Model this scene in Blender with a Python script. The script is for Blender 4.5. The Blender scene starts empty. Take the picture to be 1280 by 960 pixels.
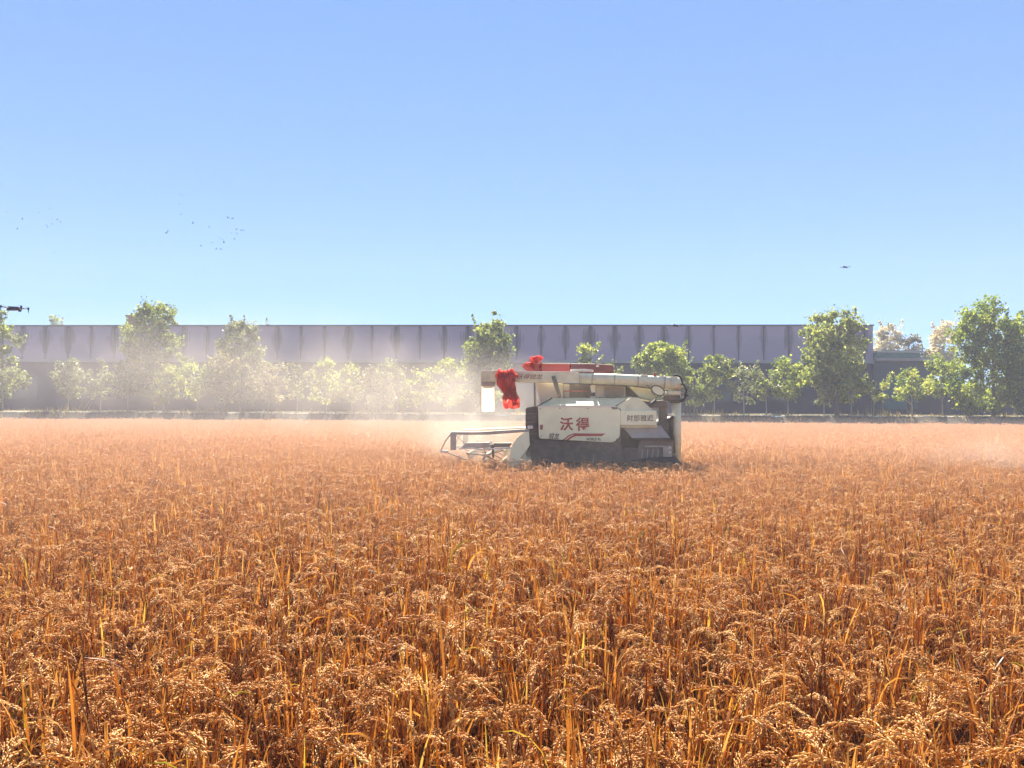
import bpy, bmesh, math, random
import numpy as np
from mathutils import Vector, Matrix

# ------------------------------------------------------------------ camera, sky, sun
S = bpy.context.scene
COL = S.collection
R = math.radians
FPX = 967.0                      # focal length in photo pixels (1280 wide)
EYE = 2.01
ROLL = 0.27
cd = bpy.data.cameras.new('camera')
cam = bpy.data.objects.new('camera', cd)
COL.objects.link(cam)
cd.sensor_width = 36.0
cd.lens = FPX / 1280.0 * 36.0
cd.clip_start = 0.05
cd.clip_end = 9000.0
cam.location = (0, 0, EYE)
pitch = math.atan(28.0 / FPX)
cam.matrix_world = Matrix.Translation((0, 0, EYE)) @ Matrix.Rotation(R(90) + pitch, 4, 'X') @ Matrix.Rotation(R(ROLL), 4, 'Z')
S.camera = cam

SUN_EL, SUN_AZ = 44.0, -4.0      # the sun stands ahead of the camera, a little left
w = bpy.data.worlds.new('World')
S.world = w
w.use_nodes = True
nt = w.node_tree
bg = nt.nodes['Background']
sky = nt.nodes.new('ShaderNodeTexSky')
sky.sky_type = 'NISHITA'
sky.sun_disc = False
sky.sun_elevation = R(SUN_EL)
sky.sun_rotation = R(SUN_AZ)
sky.altitude = 0
sky.air_density = 0.6
sky.dust_density = 0.0
sky.ozone_density = 5.0
sky_gamma = nt.nodes.new('ShaderNodeGamma')                # the even, phone-processed blue of the sky
sky_gamma.inputs[1].default_value = 0.48
sky_sat = nt.nodes.new('ShaderNodeHueSaturation')
sky_sat.inputs['Saturation'].default_value = 1.2
sky_tint = nt.nodes.new('ShaderNodeMix')
sky_tint.data_type = 'RGBA'
sky_tint.blend_type = 'MULTIPLY'
sky_tint.inputs[0].default_value = 1.0
sky_tint.inputs[7].default_value = (0.555, 0.665, 0.82, 1)
nt.links.new(sky.outputs[0], sky_gamma.inputs[0])
nt.links.new(sky_gamma.outputs[0], sky_sat.inputs['Color'])
nt.links.new(sky_sat.outputs[0], sky_tint.inputs[6])
nt.links.new(sky_tint.outputs[2], bg.inputs[0])
bg.inputs[1].default_value = 0.15

sl = bpy.data.lights.new('sun', 'SUN')
sl.energy = 5.0
sl.angle = R(0.5)
sl.color = (1.0, 0.90, 0.74)
so = bpy.data.objects.new('sun', sl)
COL.objects.link(so)
so.rotation_euler = (-R(90 - SUN_EL), 0, -R(SUN_AZ))

vs = S.view_settings
vs.view_transform = 'Standard'
vs.look = 'None'
vs.exposure = 1.9
vs.gamma = 1.0
S.render.engine = 'CYCLES'
cy = S.cycles
cy.use_denoising = True
try:
    cy.denoiser = 'OPENIMAGEDENOISE'
    cy.denoising_input_passes = 'RGB_ALBEDO_NORMAL'
    cy.denoising_prefilter = 'ACCURATE'
except Exception:
    pass
cy.max_bounces = 6
cy.diffuse_bounces = 3
cy.glossy_bounces = 2
cy.transmission_bounces = 4
cy.volume_bounces = 1
cy.transparent_max_bounces = 8
cy.volume_step_rate = 2.0
cy.volume_max_steps = 64
cy.use_adaptive_sampling = True
cy.adaptive_threshold = 0.02
cy.sample_clamp_indirect = 6.0
S.render.use_persistent_data = False

HAZE_DENSITY = 0.0014
rng = np.random.default_rng(7)
random.seed(7)


# ------------------------------------------------------------------ helpers
def yh(px):
    """horizon row of the photo at a column"""
    return 508.0 + math.tan(R(ROLL)) * (px - 640.0)


def at(px, py, Y):
    """the point in the place seen at photo pixel (px, py), Y metres ahead"""
    return Vector(((px - 640.0) / FPX * Y, Y, EYE - (py - yh(px)) / FPX * Y))


def setp(o, label=None, cat=None, group=None, kind=None):
    if label: o['label'] = label
    if cat: o['category'] = cat
    if group: o['group'] = group
    if kind: o['kind'] = kind
    return o


def link(name, me, mats=None, parent=None):
    o = bpy.data.objects.new(name, me)
    COL.objects.link(o)
    if mats is not None:
        for m in (mats if isinstance(mats, (list, tuple)) else [mats]):
            me.materials.append(m)
    if parent is not None:
        o.parent = parent
    return o


def empty(name, loc, label, cat, group=None, rz=0.0):
    o = bpy.data.objects.new(name, None)
    o.empty_display_size = 0.2
    COL.objects.link(o)
    o.location = loc
    o.rotation_euler = (0, 0, rz)
    return setp(o, label, cat, group)


def obj(name, bm, m, parent=None, smooth=False):
    me = bpy.data.meshes.new(name)
    bmesh.ops.recalc_face_normals(bm, faces=bm.faces)
    bm.to_mesh(me)
    bm.free()
    if smooth:
        for p in me.polygons: p.use_smooth = True
    return link(name, me, m, parent)


def bevel(bm, width, seg=2):
    if width > 0:
        bmesh.ops.bevel(bm, geom=list(bm.edges), offset=width, segments=seg, affect='EDGES', profile=0.6, clamp_overlap=True)
    return bm


def box(bm, x0, x1, y0, y1, z0, z1):
    v = [bm.verts.new(p) for p in ((x0, y0, z0), (x1, y0, z0), (x1, y1, z0), (x0, y1, z0), (x0, y0, z1), (x1, y0, z1), (x1, y1, z1), (x0, y1, z1))]
    for f in ((0, 3, 2, 1), (4, 5, 6, 7), (0, 1, 5, 4), (1, 2, 6, 5), (2, 3, 7, 6), (3, 0, 4, 7)):
        bm.faces.new([v[i] for i in f])


def tube(bm, pts, rad, n=8, caps=True):
    pts = [Vector(p) for p in pts]
    if not isinstance(rad, (list, tuple)): rad = [rad] * len(pts)
    rings = []
    up = Vector((0, 0, 1))
    for i, p in enumerate(pts):
        t = (pts[min(i + 1, len(pts) - 1)] - pts[max(i - 1, 0)]).normalized()
        a = t.cross(up)
        if a.length < 0.05: a = t.cross(Vector((0, 1, 0)))
        a.normalize()
        b = t.cross(a)
        rings.append([bm.verts.new(p + (a * math.cos(2 * math.pi * k / n) + b * math.sin(2 * math.pi * k / n)) * rad[i]) for k in range(n)])
    for i in range(len(rings) - 1):
        for k in range(n):
            bm.faces.new((rings[i][k], rings[i][(k + 1) % n], rings[i + 1][(k + 1) % n], rings[i + 1][k]))
    if caps:
        bm.faces.new(rings[0][::-1])
        bm.faces.new(rings[-1])
    return rings


def np_mesh(name, verts, faces, tint=None):
    """verts (N,3), faces (M,3 or 4) arrays; tint (N,) float attribute"""
    me = bpy.data.meshes.new(name)
    verts = np.asarray(verts, dtype=np.float32)
    faces = np.asarray(faces, dtype=np.int32)
    k = faces.shape[1]
    me.vertices.add(len(verts))
    me.vertices.foreach_set('co', verts.ravel())
    me.loops.add(faces.size)
    me.loops.foreach_set('vertex_index', faces.ravel())
    me.polygons.add(len(faces))
    me.polygons.foreach_set('loop_start', np.arange(0, faces.size, k, dtype=np.int32))
    me.update(calc_edges=True)
    if tint is not None:
        a = me.attributes.new('tint', 'FLOAT', 'POINT')
        a.data.foreach_set('value', np.asarray(tint, dtype=np.float32))
    return me


# ------------------------------------------------------------------ materials
def base_mat(name):
    m = bpy.data.materials.new(name)
    m.use_nodes = True
    n = m.node_tree
    return m, n, n.nodes['Principled BSDF'], n.nodes['Material Output']


def paint(name, col, rough=0.45, metallic=0.0, var=0.12, scale=3.0, dirt=None, dirt_amt=0.4, bump=0.0, coat=0.0):
    """painted or plain surface with soft wear and dust variation"""
    m, n, p, out = base_mat(name)
    tc = n.nodes.new('ShaderNodeTexCoord')
    nz = n.nodes.new('ShaderNodeTexNoise')
    nz.inputs['Scale'].default_value = scale
    nz.inputs['Detail'].default_value = 6
    nz.inputs['Roughness'].default_value = 0.65
    n.links.new(tc.outputs['Object'], nz.inputs['Vector'])
    mix = n.nodes.new('ShaderNodeMix')
    mix.data_type = 'RGBA'
    d = dirt if dirt is not None else tuple(c * (1 - var * 2) for c in col)
    mix.inputs[6].default_value = (*col, 1)
    mix.inputs[7].default_value = (*d, 1)
    mr = n.nodes.new('ShaderNodeMapRange')
    mr.inputs[1].default_value = 0.42
    mr.inputs[2].default_value = 0.72
    mr.inputs[3].default_value = 0.0
    mr.inputs[4].default_value = dirt_amt if dirt is not None else 1.0
    n.links.new(nz.outputs[0], mr.inputs[0])
    n.links.new(mr.outputs[0], mix.inputs[0])
    n.links.new(mix.outputs[2], p.inputs['Base Color'])
    p.inputs['Roughness'].default_value = rough
    p.inputs['Metallic'].default_value = metallic
    p.inputs['Coat Weight'].default_value = coat
    if bump:
        b = n.nodes.new('ShaderNodeBump')
        b.inputs['Strength'].default_value = bump
        b.inputs['Distance'].default_value = 0.02
        n.links.new(nz.outputs[0], b.inputs['Height'])
        n.links.new(b.outputs[0], p.inputs['Normal'])
    return m


def leaf_mat(name, stops, trans=0.45, rough=0.5, inst_attr=None, inst_cols=None, spec=0.4, glow=1.25):
    """thin plant matter: colour ramp over the per-leaf 'tint', part of the light passing through"""
    m, n, p, out = base_mat(name)
    at_ = n.nodes.new('ShaderNodeAttribute')
    at_.attribute_name = 'tint'
    oi = n.nodes.new('ShaderNodeObjectInfo')
    ad = n.nodes.new('ShaderNodeMath'); ad.operation = 'MULTIPLY_ADD'
    ad.inputs[1].default_value = 0.16; ad.inputs[2].default_value = -0.08
    n.links.new(oi.outputs['Random'], ad.inputs[0])
    sm = n.nodes.new('ShaderNodeMath'); sm.operation = 'ADD'; sm.use_clamp = True
    n.links.new(at_.outputs['Fac'], sm.inputs[0])
    n.links.new(ad.outputs[0], sm.inputs[1])
    cr = n.nodes.new('ShaderNodeValToRGB')
    el = cr.color_ramp.elements
    while len(el) < len(stops): el.new(0.5)
    for e, (t, c) in zip(el, stops):
        e.position = t; e.color = (*c, 1)
    n.links.new(sm.outputs[0], cr.inputs[0])
    src = cr.outputs[0]
    if inst_attr:
        ia = n.nodes.new('ShaderNodeAttribute')
        ia.attribute_type = 'INSTANCER'
        ia.attribute_name = inst_attr
        mx = n.nodes.new('ShaderNodeMix'); mx.data_type = 'RGBA'
        n.links.new(ia.outputs['Fac'], mx.inputs[0])
        n.links.new(src, mx.inputs[6])
        mx.inputs[7].default_value = (*inst_cols, 1)
        src = mx.outputs[2]
    n.links.new(src, p.inputs['Base Color'])
    p.inputs['Roughness'].default_value = rough
    p.inputs['Specular IOR Level'].default_value = spec
    tr = n.nodes.new('ShaderNodeBsdfTranslucent')
    g = n.nodes.new('ShaderNodeMix'); g.data_type = 'RGBA'; g.blend_type = 'MULTIPLY'
    g.inputs[0].default_value = 1.0
    n.links.new(src, g.inputs[6])
    g.inputs[7].default_value = (glow, glow * 0.95, glow * 0.7, 1)
    n.links.new(g.outputs[2], tr.inputs[0])
    ms = n.nodes.new('ShaderNodeMixShader')
    ms.inputs[0].default_value = trans
    n.links.new(p.outputs[0], ms.inputs[1])
    n.links.new(tr.outputs[0], ms.inputs[2])
    n.links.new(ms.outputs[0], out.inputs['Surface'])
    return m


def soil_mat(name, c1, c2, scale=2.0):
    m, n, p, out = base_mat(name)
    tc = n.nodes.new('ShaderNodeTexCoord')
    nz = n.nodes.new('ShaderNodeTexNoise')
    nz.inputs['Scale'].default_value = scale
    nz.inputs['Detail'].default_value = 9
    nz.inputs['Roughness'].default_value = 0.7
    n.links.new(tc.outputs['Object'], nz.inputs['Vector'])
    cr = n.nodes.new('ShaderNodeValToRGB')
    cr.color_ramp.elements[0].position = 0.35; cr.color_ramp.elements[0].color = (*c1, 1)
    cr.color_ramp.elements[1].position = 0.68; cr.color_ramp.elements[1].color = (*c2, 1)
    n.links.new(nz.outputs[0], cr.inputs[0])
    n.links.new(cr.outputs[0], p.inputs['Base Color'])
    p.inputs['Roughness'].default_value = 0.95
    b = n.nodes.new('ShaderNodeBump')
    b.inputs['Strength'].default_value = 0.6
    b.inputs['Distance'].default_value = 0.06
    n.links.new(nz.outputs[0], b.inputs['Height'])
    n.links.new(b.outputs[0], p.inputs['Normal'])
    return m


M = {}
M['white'] = paint('harvester_white_paint', (0.89, 0.90, 0.58), 0.42, dirt=(0.68, 0.62, 0.42), dirt_amt=0.5, scale=2.2, coat=0.1)
M['cream'] = paint('dusty_cream_paint', (0.77, 0.745, 0.48), 0.45, dirt=(0.40, 0.32, 0.23), dirt_amt=0.6, scale=3.0)
M['grey'] = paint('dusty_grey_paint', (0.42, 0.37, 0.31), 0.5, dirt=(0.30, 0.24, 0.18), dirt_amt=0.7, scale=4.0)
M['midgrey'] = paint('worn_grey_steel', (0.17, 0.14, 0.11), 0.5, dirt=(0.24, 0.18, 0.13), dirt_amt=0.7, scale=5.0)
M['dark'] = paint('dark_machine_parts', (0.095, 0.078, 0.062), 0.65, dirt=(0.24, 0.185, 0.13), dirt_amt=0.7, scale=6.0, bump=0.4)
M['rubber'] = paint('black_rubber', (0.035, 0.032, 0.03), 0.75, dirt=(0.12, 0.09, 0.06), dirt_amt=0.6, scale=7.0, bump=0.3)
M['steel'] = paint('worn_steel', (0.48, 0.44, 0.40), 0.35, metallic=0.6, dirt=(0.35, 0.26, 0.18), dirt_amt=0.6, scale=6.0)
M['redpaint'] = paint('red_canopy_paint', (0.50, 0.045, 0.04), 0.45, dirt=(0.40, 0.10, 0.07), dirt_amt=0.4)
M['maroon'] = paint('maroon_canopy_paint', (0.16, 0.030, 0.038), 0.5, dirt=(0.15, 0.06, 0.05), dirt_amt=0.5)
M['letter_red'] = paint('red_lettering', (0.42, 0.045, 0.04), 0.5, var=0.1)
M['letter_dark'] = paint('dark_lettering', (0.14, 0.11, 0.09), 0.5, var=0.1)
M['letter_brown'] = paint('brown_lettering', (0.36, 0.15, 0.11), 0.5, var=0.1)
M['canvas'] = paint('pale_canvas', (0.78, 0.72, 0.62), 0.8, dirt=(0.6, 0.5, 0.4), dirt_amt=0.5, scale=5)
M['bark'] = paint('tree_bark', (0.16, 0.13, 0.10), 0.9, var=0.3, scale=14, bump=0.5)
M['palebark'] = paint('pale_bark', (0.36, 0.33, 0.28), 0.9, var=0.3, scale=14, bump=0.4)
M['drone'] = paint('dark_drone_plastic', (0.045, 0.042, 0.045), 0.4, var=0.2, scale=30)
M['drone2'] = paint('grey_drone_plastic', (0.12, 0.11, 0.11), 0.4, var=0.2, scale=30)
M['bird'] = paint('dark_feathers', (0.04, 0.04, 0.045), 0.8, var=0.2, scale=20)
M['glass_dark'] = paint('dark_window_glass', (0.03, 0.05, 0.06), 0.1, var=0.2, scale=1.0)
M['teal'] = paint('green_fascia', (0.02, 0.15, 0.15), 0.5, var=0.2, scale=0.6)
M['teal_dark'] = paint('dark_teal_wall', (0.010, 0.045, 0.055), 0.6, var=0.25, scale=0.5)
M['pale_roof'] = paint('pale_flat_roof', (0.45, 0.46, 0.40), 0.8, var=0.15, scale=0.8)
M['brick'] = paint('brick_chimney', (0.42, 0.20, 0.14), 0.9, var=0.2, scale=8)
M['soil'] = soil_mat('field_soil', (0.07, 0.042, 0.022), (0.17, 0.10, 0.05), 3.0)
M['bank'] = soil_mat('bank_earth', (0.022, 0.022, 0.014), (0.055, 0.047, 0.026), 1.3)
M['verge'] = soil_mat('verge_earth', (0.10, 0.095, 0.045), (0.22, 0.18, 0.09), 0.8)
M['concrete'] = soil_mat('pale_concrete', (0.34, 0.31, 0.25), (0.50, 0.47, 0.39), 1.5)


def silk_mat():
    m, n, p, out = base_mat('red_silk')
    p.inputs['Base Color'].default_value = (0.74, 0.12, 0.095, 1)
    p.inputs['Roughness'].default_value = 0.8
    p.inputs['Specular IOR Level'].default_value = 0.2
    p.inputs['Sheen Weight'].default_value = 0.3
    tr = n.nodes.new('ShaderNodeBsdfTranslucent')
    tr.inputs[0].default_value = (0.86, 0.14, 0.10, 1)
    ms = n.nodes.new('ShaderNodeMixShader')
    ms.inputs[0].default_value = 0.5
    n.links.new(p.outputs[0], ms.inputs[1]); n.links.new(tr.outputs[0], ms.inputs[2])
    n.links.new(ms.outputs[0], out.inputs['Surface'])
    return m


M['silk'] = silk_mat()
M['chute'] = silk_mat()
M['chute'].name = 'translucent_canvas'
for nd in M['chute'].node_tree.nodes:
    if nd.type == 'BSDF_PRINCIPLED': nd.inputs['Base Color'].default_value = (0.84, 0.79, 0.69, 1); nd.inputs['Roughness'].default_value = 0.8
    elif nd.type == 'BSDF_TRANSLUCENT': nd.inputs[0].default_value = (0.74, 0.67, 0.55, 1)

# ------------------------------------------------------------------ haze: the hazy air of the place
T = 0.05                          # the far edge of the field, the bank and the factory run slightly towards us on the right


def far_y(y0, x):
    return y0 - T * x


hb = bmesh.new()
box(hb, -95, 95, -6, 150, -1.6, 30)
hm, hn, hp, ho = base_mat('pale_haze')
hn.nodes.remove(hp)
pv = hn.nodes.new('ShaderNodeVolumePrincipled')
pv.inputs['Color'].default_value = (0.72, 0.80, 1.0, 1)
pv.inputs['Density'].default_value = HAZE_DENSITY
pv.inputs['Anisotropy'].default_value = 0.0
hn.links.new(pv.outputs[0], ho.inputs['Volume'])
setp(obj('haze', hb, hm), kind='stuff')

# ------------------------------------------------------------------ ground: field, ditch, bank, verge
XW = 3000.0
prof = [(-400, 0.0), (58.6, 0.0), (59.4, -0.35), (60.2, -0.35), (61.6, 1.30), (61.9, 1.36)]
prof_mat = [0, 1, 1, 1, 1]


def strip_ground(name, prof, mats, idx, nx=120, jitter=0.0):
    xs = np.concatenate([np.linspace(-XW, -80, 6)[:-1], np.linspace(-80, 80, nx), np.linspace(80, XW, 6)[1:]])
    V, F, mi = [], [], []
    for y, z in prof:
        for x in xs:
            far = y > 30
            j = (rng.normal() * jitter) if far and abs(x) < 85 else 0
            V.append((x, far_y(y, x if far and abs(x) < 90 else 0) if far else y, z + j))
    n = len(xs)
    for a in range(len(prof) - 1):
        for b in range(n - 1):
            F.append((a * n + b, a * n + b + 1, (a + 1) * n + b + 1, (a + 1) * n + b)); mi.append(idx[a])
    me = np_mesh(name, V, F)
    o = link(name, me, mats)
    me.polygons.foreach_set('material_index', np.array(mi, dtype=np.int32))
    return setp(o, kind='structure')


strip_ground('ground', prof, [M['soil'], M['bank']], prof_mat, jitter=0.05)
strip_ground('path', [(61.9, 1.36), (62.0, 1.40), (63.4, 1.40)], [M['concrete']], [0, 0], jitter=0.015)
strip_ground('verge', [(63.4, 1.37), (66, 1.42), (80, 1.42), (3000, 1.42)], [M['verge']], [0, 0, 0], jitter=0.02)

# ------------------------------------------------------------------ factory
BY = 80.0                         # distance of the facade on the centre line
BANK = 1.42
frx = -math.atan(T)


def clad_mat():
    """ribbed pale cladding with dark rain stains running down under every pilaster"""
    m, n, p, out = base_mat('ribbed_cladding')
    N = n.nodes.new; L = n.links.new
    tc = N('ShaderNodeTexCoord')
    sp = N('ShaderNodeSeparateXYZ'); L(tc.outputs['Object'], sp.inputs[0])

    def math_(op, a, b=None, c=None, clamp=False):
        q = N('ShaderNodeMath'); q.operation = op; q.use_clamp = clamp
        for i, v in enumerate((a, b, c)):
            if v is None: continue
            if isinstance(v, (int, float)): q.inputs[i].default_value = v
            else: L(v, q.inputs[i])
        return q.outputs[0]
    u = math_('DIVIDE', math_('ADD', sp.outputs[0], STAIN_OFF), PITCH)
    fr = math_('FRACT', math_('ADD', u, 0.5))
    d = math_('MULTIPLY', math_('ABSOLUTE', math_('SUBTRACT', fr, 0.5)), PITCH)     # metres to the nearest pilaster
    idx = math_('ROUND', u)
    wn = N('ShaderNodeTexWhiteNoise'); wn.noise_dimensions = '1D'; L(idx, wn.inputs['W'])
    nz = N('ShaderNodeTexNoise'); nz.inputs['Scale'].default_value = 1.0; nz.inputs['Detail'].default_value = 5
    mp = N('ShaderNodeMapping'); mp.inputs['Scale'].default_value = (6.0, 1, 0.4); L(tc.outputs['Object'], mp.inputs[0]); L(mp.outputs[0], nz.inputs['Vector'])
    zz = math_('DIVIDE', math_('SUBTRACT', sp.outputs[2], 5.4), 3.4)                  # 0 at the ledge, 1 at the parapet
    prf = math_('SUBTRACT', 1.0, math_('DIVIDE', math_('ABSOLUTE', math_('SUBTRACT', zz, 0.66)), 0.55), clamp=True)
    wid = math_('MULTIPLY', math_('MULTIPLY_ADD', prf, 0.75, 0.09), math_('MULTIPLY_ADD', wn.outputs[0], 0.75, 0.4))
    wid = math_('MULTIPLY', wid, math_('MULTIPLY_ADD', nz.outputs[0], 3.4, -0.7))
    st = math_('SUBTRACT', 1.0, math_('DIVIDE', d, wid), clamp=True)
    st = math_('POWER', st, 0.5)
    st = math_('MULTIPLY', st, math_('MULTIPLY_ADD', wn.outputs[0], 0.45, 0.55))
    nb = N('ShaderNodeTexNoise'); nb.inputs['Scale'].default_value = 0.35; nb.inputs['Detail'].default_value = 4; L(tc.outputs['Object'], nb.inputs['Vector'])
    c0 = N('ShaderNodeMix'); c0.data_type = 'RGBA'
    c0.inputs[6].default_value = (0.35, 0.29, 0.40, 1); c0.inputs[7].default_value = (0.27, 0.225, 0.32, 1)
    L(nb.outputs[0], c0.inputs[0])
    c1 = N('ShaderNodeMix'); c1.data_type = 'RGBA'
    L(st, c1.inputs[0]); L(c0.outputs[2], c1.inputs[6]); c1.inputs[7].default_value = (0.055, 0.045, 0.065, 1)
    L(c1.outputs[2], p.inputs['Base Color'])
    p.inputs['Roughness'].default_value = 0.6
    wv = N('ShaderNodeTexWave'); wv.wave_type = 'BANDS'; wv.bands_direction = 'Z'; wv.inputs['Scale'].default_value = 1.3
    L(tc.outputs['Object'], wv.inputs['Vector'])
    b = N('ShaderNodeBump'); b.inputs['Strength'].default_value = 0.15; b.inputs['Distance'].default_value = 0.03
    L(wv.outputs[0], b.inputs['Height']); L(b.outputs[0], p.inputs['Normal'])
    return m


fx1 = at(1092, 450, 1).x          # direction of the right end
xr = fx1 * BY / (1 + fx1 * T)     # x of the right end on the facade line
PITCH = 2.52
STAIN_OFF = 8.40
M['clad'] = clad_mat()
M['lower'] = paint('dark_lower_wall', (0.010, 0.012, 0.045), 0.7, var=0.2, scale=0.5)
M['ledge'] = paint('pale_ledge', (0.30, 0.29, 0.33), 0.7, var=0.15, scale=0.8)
M['cap'] = paint('dark_parapet_cap', (0.06, 0.055, 0.07), 0.6, var=0.2, scale=0.8)
M['pipe'] = paint('dark_downpipe', (0.07, 0.06, 0.08), 0.6, var=0.2, scale=2)

fac = empty('factory_building', (xr, far_y(BY, xr), BANK), 'long flat-roofed factory with lavender ribbed cladding over a dark lower wall', 'building', rz=frx)
FL = 108.0
ROOF = 10.33 - BANK
LEDGE = 6.85 - BANK
bm = bmesh.new(); box(bm, -FL, 0, 0, 40, LEDGE, ROOF); obj('upper_wall', bm, M['clad'], fac)
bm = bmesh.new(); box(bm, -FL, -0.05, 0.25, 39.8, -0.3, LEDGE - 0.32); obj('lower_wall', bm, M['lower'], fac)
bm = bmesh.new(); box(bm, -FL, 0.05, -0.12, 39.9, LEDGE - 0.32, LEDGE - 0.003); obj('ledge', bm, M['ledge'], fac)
bm = bmesh.new(); box(bm, -FL, 0.08, -0.1, 40.08, ROOF + 0.003, ROOF + 0.14); obj('parapet_cap', bm, M['cap'], fac)
k = 0
while True:
    lx = -STAIN_OFF % PITCH - PITCH * (k + 1)
    k += 1
    if lx < -FL + 2: break
    bm = bmesh.new()
    tube(bm, [(lx, -0.09, LEDGE + 0.02), (lx, -0.09, ROOF - 0.25)], 0.055, 8)
    box(bm, lx - 0.13, lx + 0.13, -0.2, -0.003, ROOF - 0.24, ROOF - 0.02)
    obj('downpipe', bm, M['pipe'], fac)
ch = at(152.5, 393, 86)
bm = bmesh.new(); lxc = (ch.x - xr); box(bm, lxc - 0.6, lxc + 0.6, 5, 6.2, ROOF + 0.15, ch.z - BANK - 0.1)
box(bm, lxc - 0.7, lxc + 0.7, 4.9, 6.3, ch.z - BANK - 0.097, ch.z - BANK + 0.1); obj('chimney', bm, M['brick'], fac)
# dark shuttered openings in the lower wall
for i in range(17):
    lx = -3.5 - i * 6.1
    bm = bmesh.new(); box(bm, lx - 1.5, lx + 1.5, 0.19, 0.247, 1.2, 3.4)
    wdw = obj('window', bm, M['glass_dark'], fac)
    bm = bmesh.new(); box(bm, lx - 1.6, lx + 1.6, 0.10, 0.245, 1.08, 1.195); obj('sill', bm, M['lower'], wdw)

# low gatehouse to the right of the factory
gp = at(1094, 450, 78)
g = empty('gatehouse', (gp.x + 0.9, gp.y, BANK), 'low flat gatehouse with dark green fascia beside the factory end', 'building', rz=frx)
gw = (1138 - 1094) / FPX * 78
def gz(py): return at(1115, py, 78).z - BANK
bm = bmesh.new(); box(bm, -0.8, gw + 1.5, 0.4, 8, -0.2, gz(451)); obj('wall', bm, M['teal_dark'], g)
bm = bmesh.new(); box(bm, -0.85, gw - 0.2, -0.5, 8.2, gz(447), gz(441.2)); obj('fascia', bm, M['teal'], g)
bm = bmesh.new(); box(bm, -0.85, gw, -0.6, 8.3, gz(441.2) + 0.003, gz(438.4)); obj('roof', bm, M['pale_roof'], g)
bm = bmesh.new(); box(bm, -0.85, gw + 1.6, -0.3, 8.1, gz(451) + 0.003, gz(447) - 0.003); obj('canopy_slab', bm, M['ledge'], g)
for q in (0, 1):
    bm = bmesh.new(); box(bm, 0.0 + q * 3.1, 2.4 + q * 3.1, 0.33, 0.397, 0.5, 3.6)
    obj('window', bm, M['teal'], g)
bm = bmesh.new(); box(bm, 1.0, gw - 0.3, -0.45, 0.2, gz(478), gz(470)); obj('awning', bm, M['teal'], g)

# dark boundary wall running on to the right
bp = at(1120, 505, 74)
o = empty('boundary_wall', (bp.x + 1.2, far_y(74, bp.x), BANK), 'dark boundary wall behind the trees on the right', 'wall', rz=frx)
bm = bmesh.new(); box(bm, 0, 34, 0, 0.25, -0.3, 2.35); obj('wall_panel', bm, M['lower'], o)
bm = bmesh.new(); box(bm, -0.05, 34.05, -0.05, 0.3, 2.353, 2.43); obj('coping', bm, M['cap'], o)

# overhead cables
for nm, ya, yb, lb in (('overhead_cable', 436.5, 437.5, 'upper thin grey cable strung over the gatehouse roof to the right'),
                       ('overhead_cable', 440.5, 441.5, 'lower thin grey cable strung from the gatehouse through the right trees')):
    bm = bmesh.new()
    pa, pb = at(1093, ya, 77.5), at(1330, yb, 74)
    pts = [pa.lerp(pb, t / 14) - Vector((0, 0, 0.25 * 4 * (t / 14) * (1 - t / 14))) for t in range(15)]
    tube(bm, pts, 0.022, 5)
    setp(obj(nm, bm, M['pipe']), lb, 'cable', 'overhead cables')

# ------------------------------------------------------------------ trees
LEAF = {
    'pale': leaf_mat('pale_olive_leaves', [(0, (0.10, 0.13, 0.055)), (0.5, (0.19, 0.23, 0.10)), (1, (0.40, 0.43, 0.24))], 0.42),
    'lime': leaf_mat('yellow_green_leaves', [(0, (0.08, 0.13, 0.022)), (0.5, (0.21, 0.28, 0.05)), (1, (0.50, 0.53, 0.13))], 0.6),
    'green': leaf_mat('mid_green_leaves', [(0, (0.055, 0.10, 0.012)), (0.5, (0.16, 0.23, 0.028)), (1, (0.36, 0.41, 0.07))], 0.65),
    'olive': leaf_mat('olive_leaves', [(0, (0.07, 0.11, 0.025)), (0.5, (0.18, 0.23, 0.05)), (1, (0.38, 0.42, 0.13))], 0.62),
    'russet': leaf_mat('dry_russet_leaves', [(0, (0.11, 0.11, 0.055)), (0.5, (0.20, 0.19, 0.10)), (1, (0.36, 0.34, 0.20))], 0.42),
    'cream': leaf_mat('bleached_autumn_leaves', [(0, (0.34, 0.28, 0.15)), (0.5, (0.55, 0.50, 0.36)), (1, (0.76, 0.73, 0.62))], 0.45),
}


def leaves(centres, radii, per, size, r, zf=0.8, up=0.3, hang=0.0):
    """leaf-sized kites scattered round clump centres: verts, faces, tint"""
    C = np.repeat(np.asarray(centres), per, axis=0)
    Rr = np.repeat(np.asarray(radii), per)[:, None]
    n = len(C)
    off = r.normal(size=(n, 3)); off /= np.linalg.norm(off, axis=1)[:, None]
    off *= (r.random((n, 1)) ** 0.45) * Rr
    off[:, 2] *= zf
    if hang: off[:, 2] -= np.abs(r.normal(size=n)) * hang
    P = C + off
    d = r.normal(size=(n, 3)) + off / np.maximum(Rr, .01) * 0.6; d[:, 2] -= up
    d /= np.linalg.norm(d, axis=1)[:, None]
    s = r.normal(size=(n, 3)); s -= (s * d).sum(1)[:, None] * d; s /= np.linalg.norm(s, axis=1)[:, None]
    ln = size * r.uniform(0.6, 1.4, (n, 1)); wd = ln * r.uniform(0.3, 0.5, (n, 1))
    V = np.stack([P - d * ln * .5, P + s * wd - d * ln * 0.05, P + d * ln * .5, P - s * wd - d * ln * 0.05], 1).reshape(-1, 3)
    F = np.arange(n * 4).reshape(-1, 4)
    ct = np.repeat(r.uniform(0.15, 0.85, len(centres)), per)
    t = np.clip(ct + r.normal(size=n) * 0.17, 0, 1)
    return V, F, np.repeat(t, 4)


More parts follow.
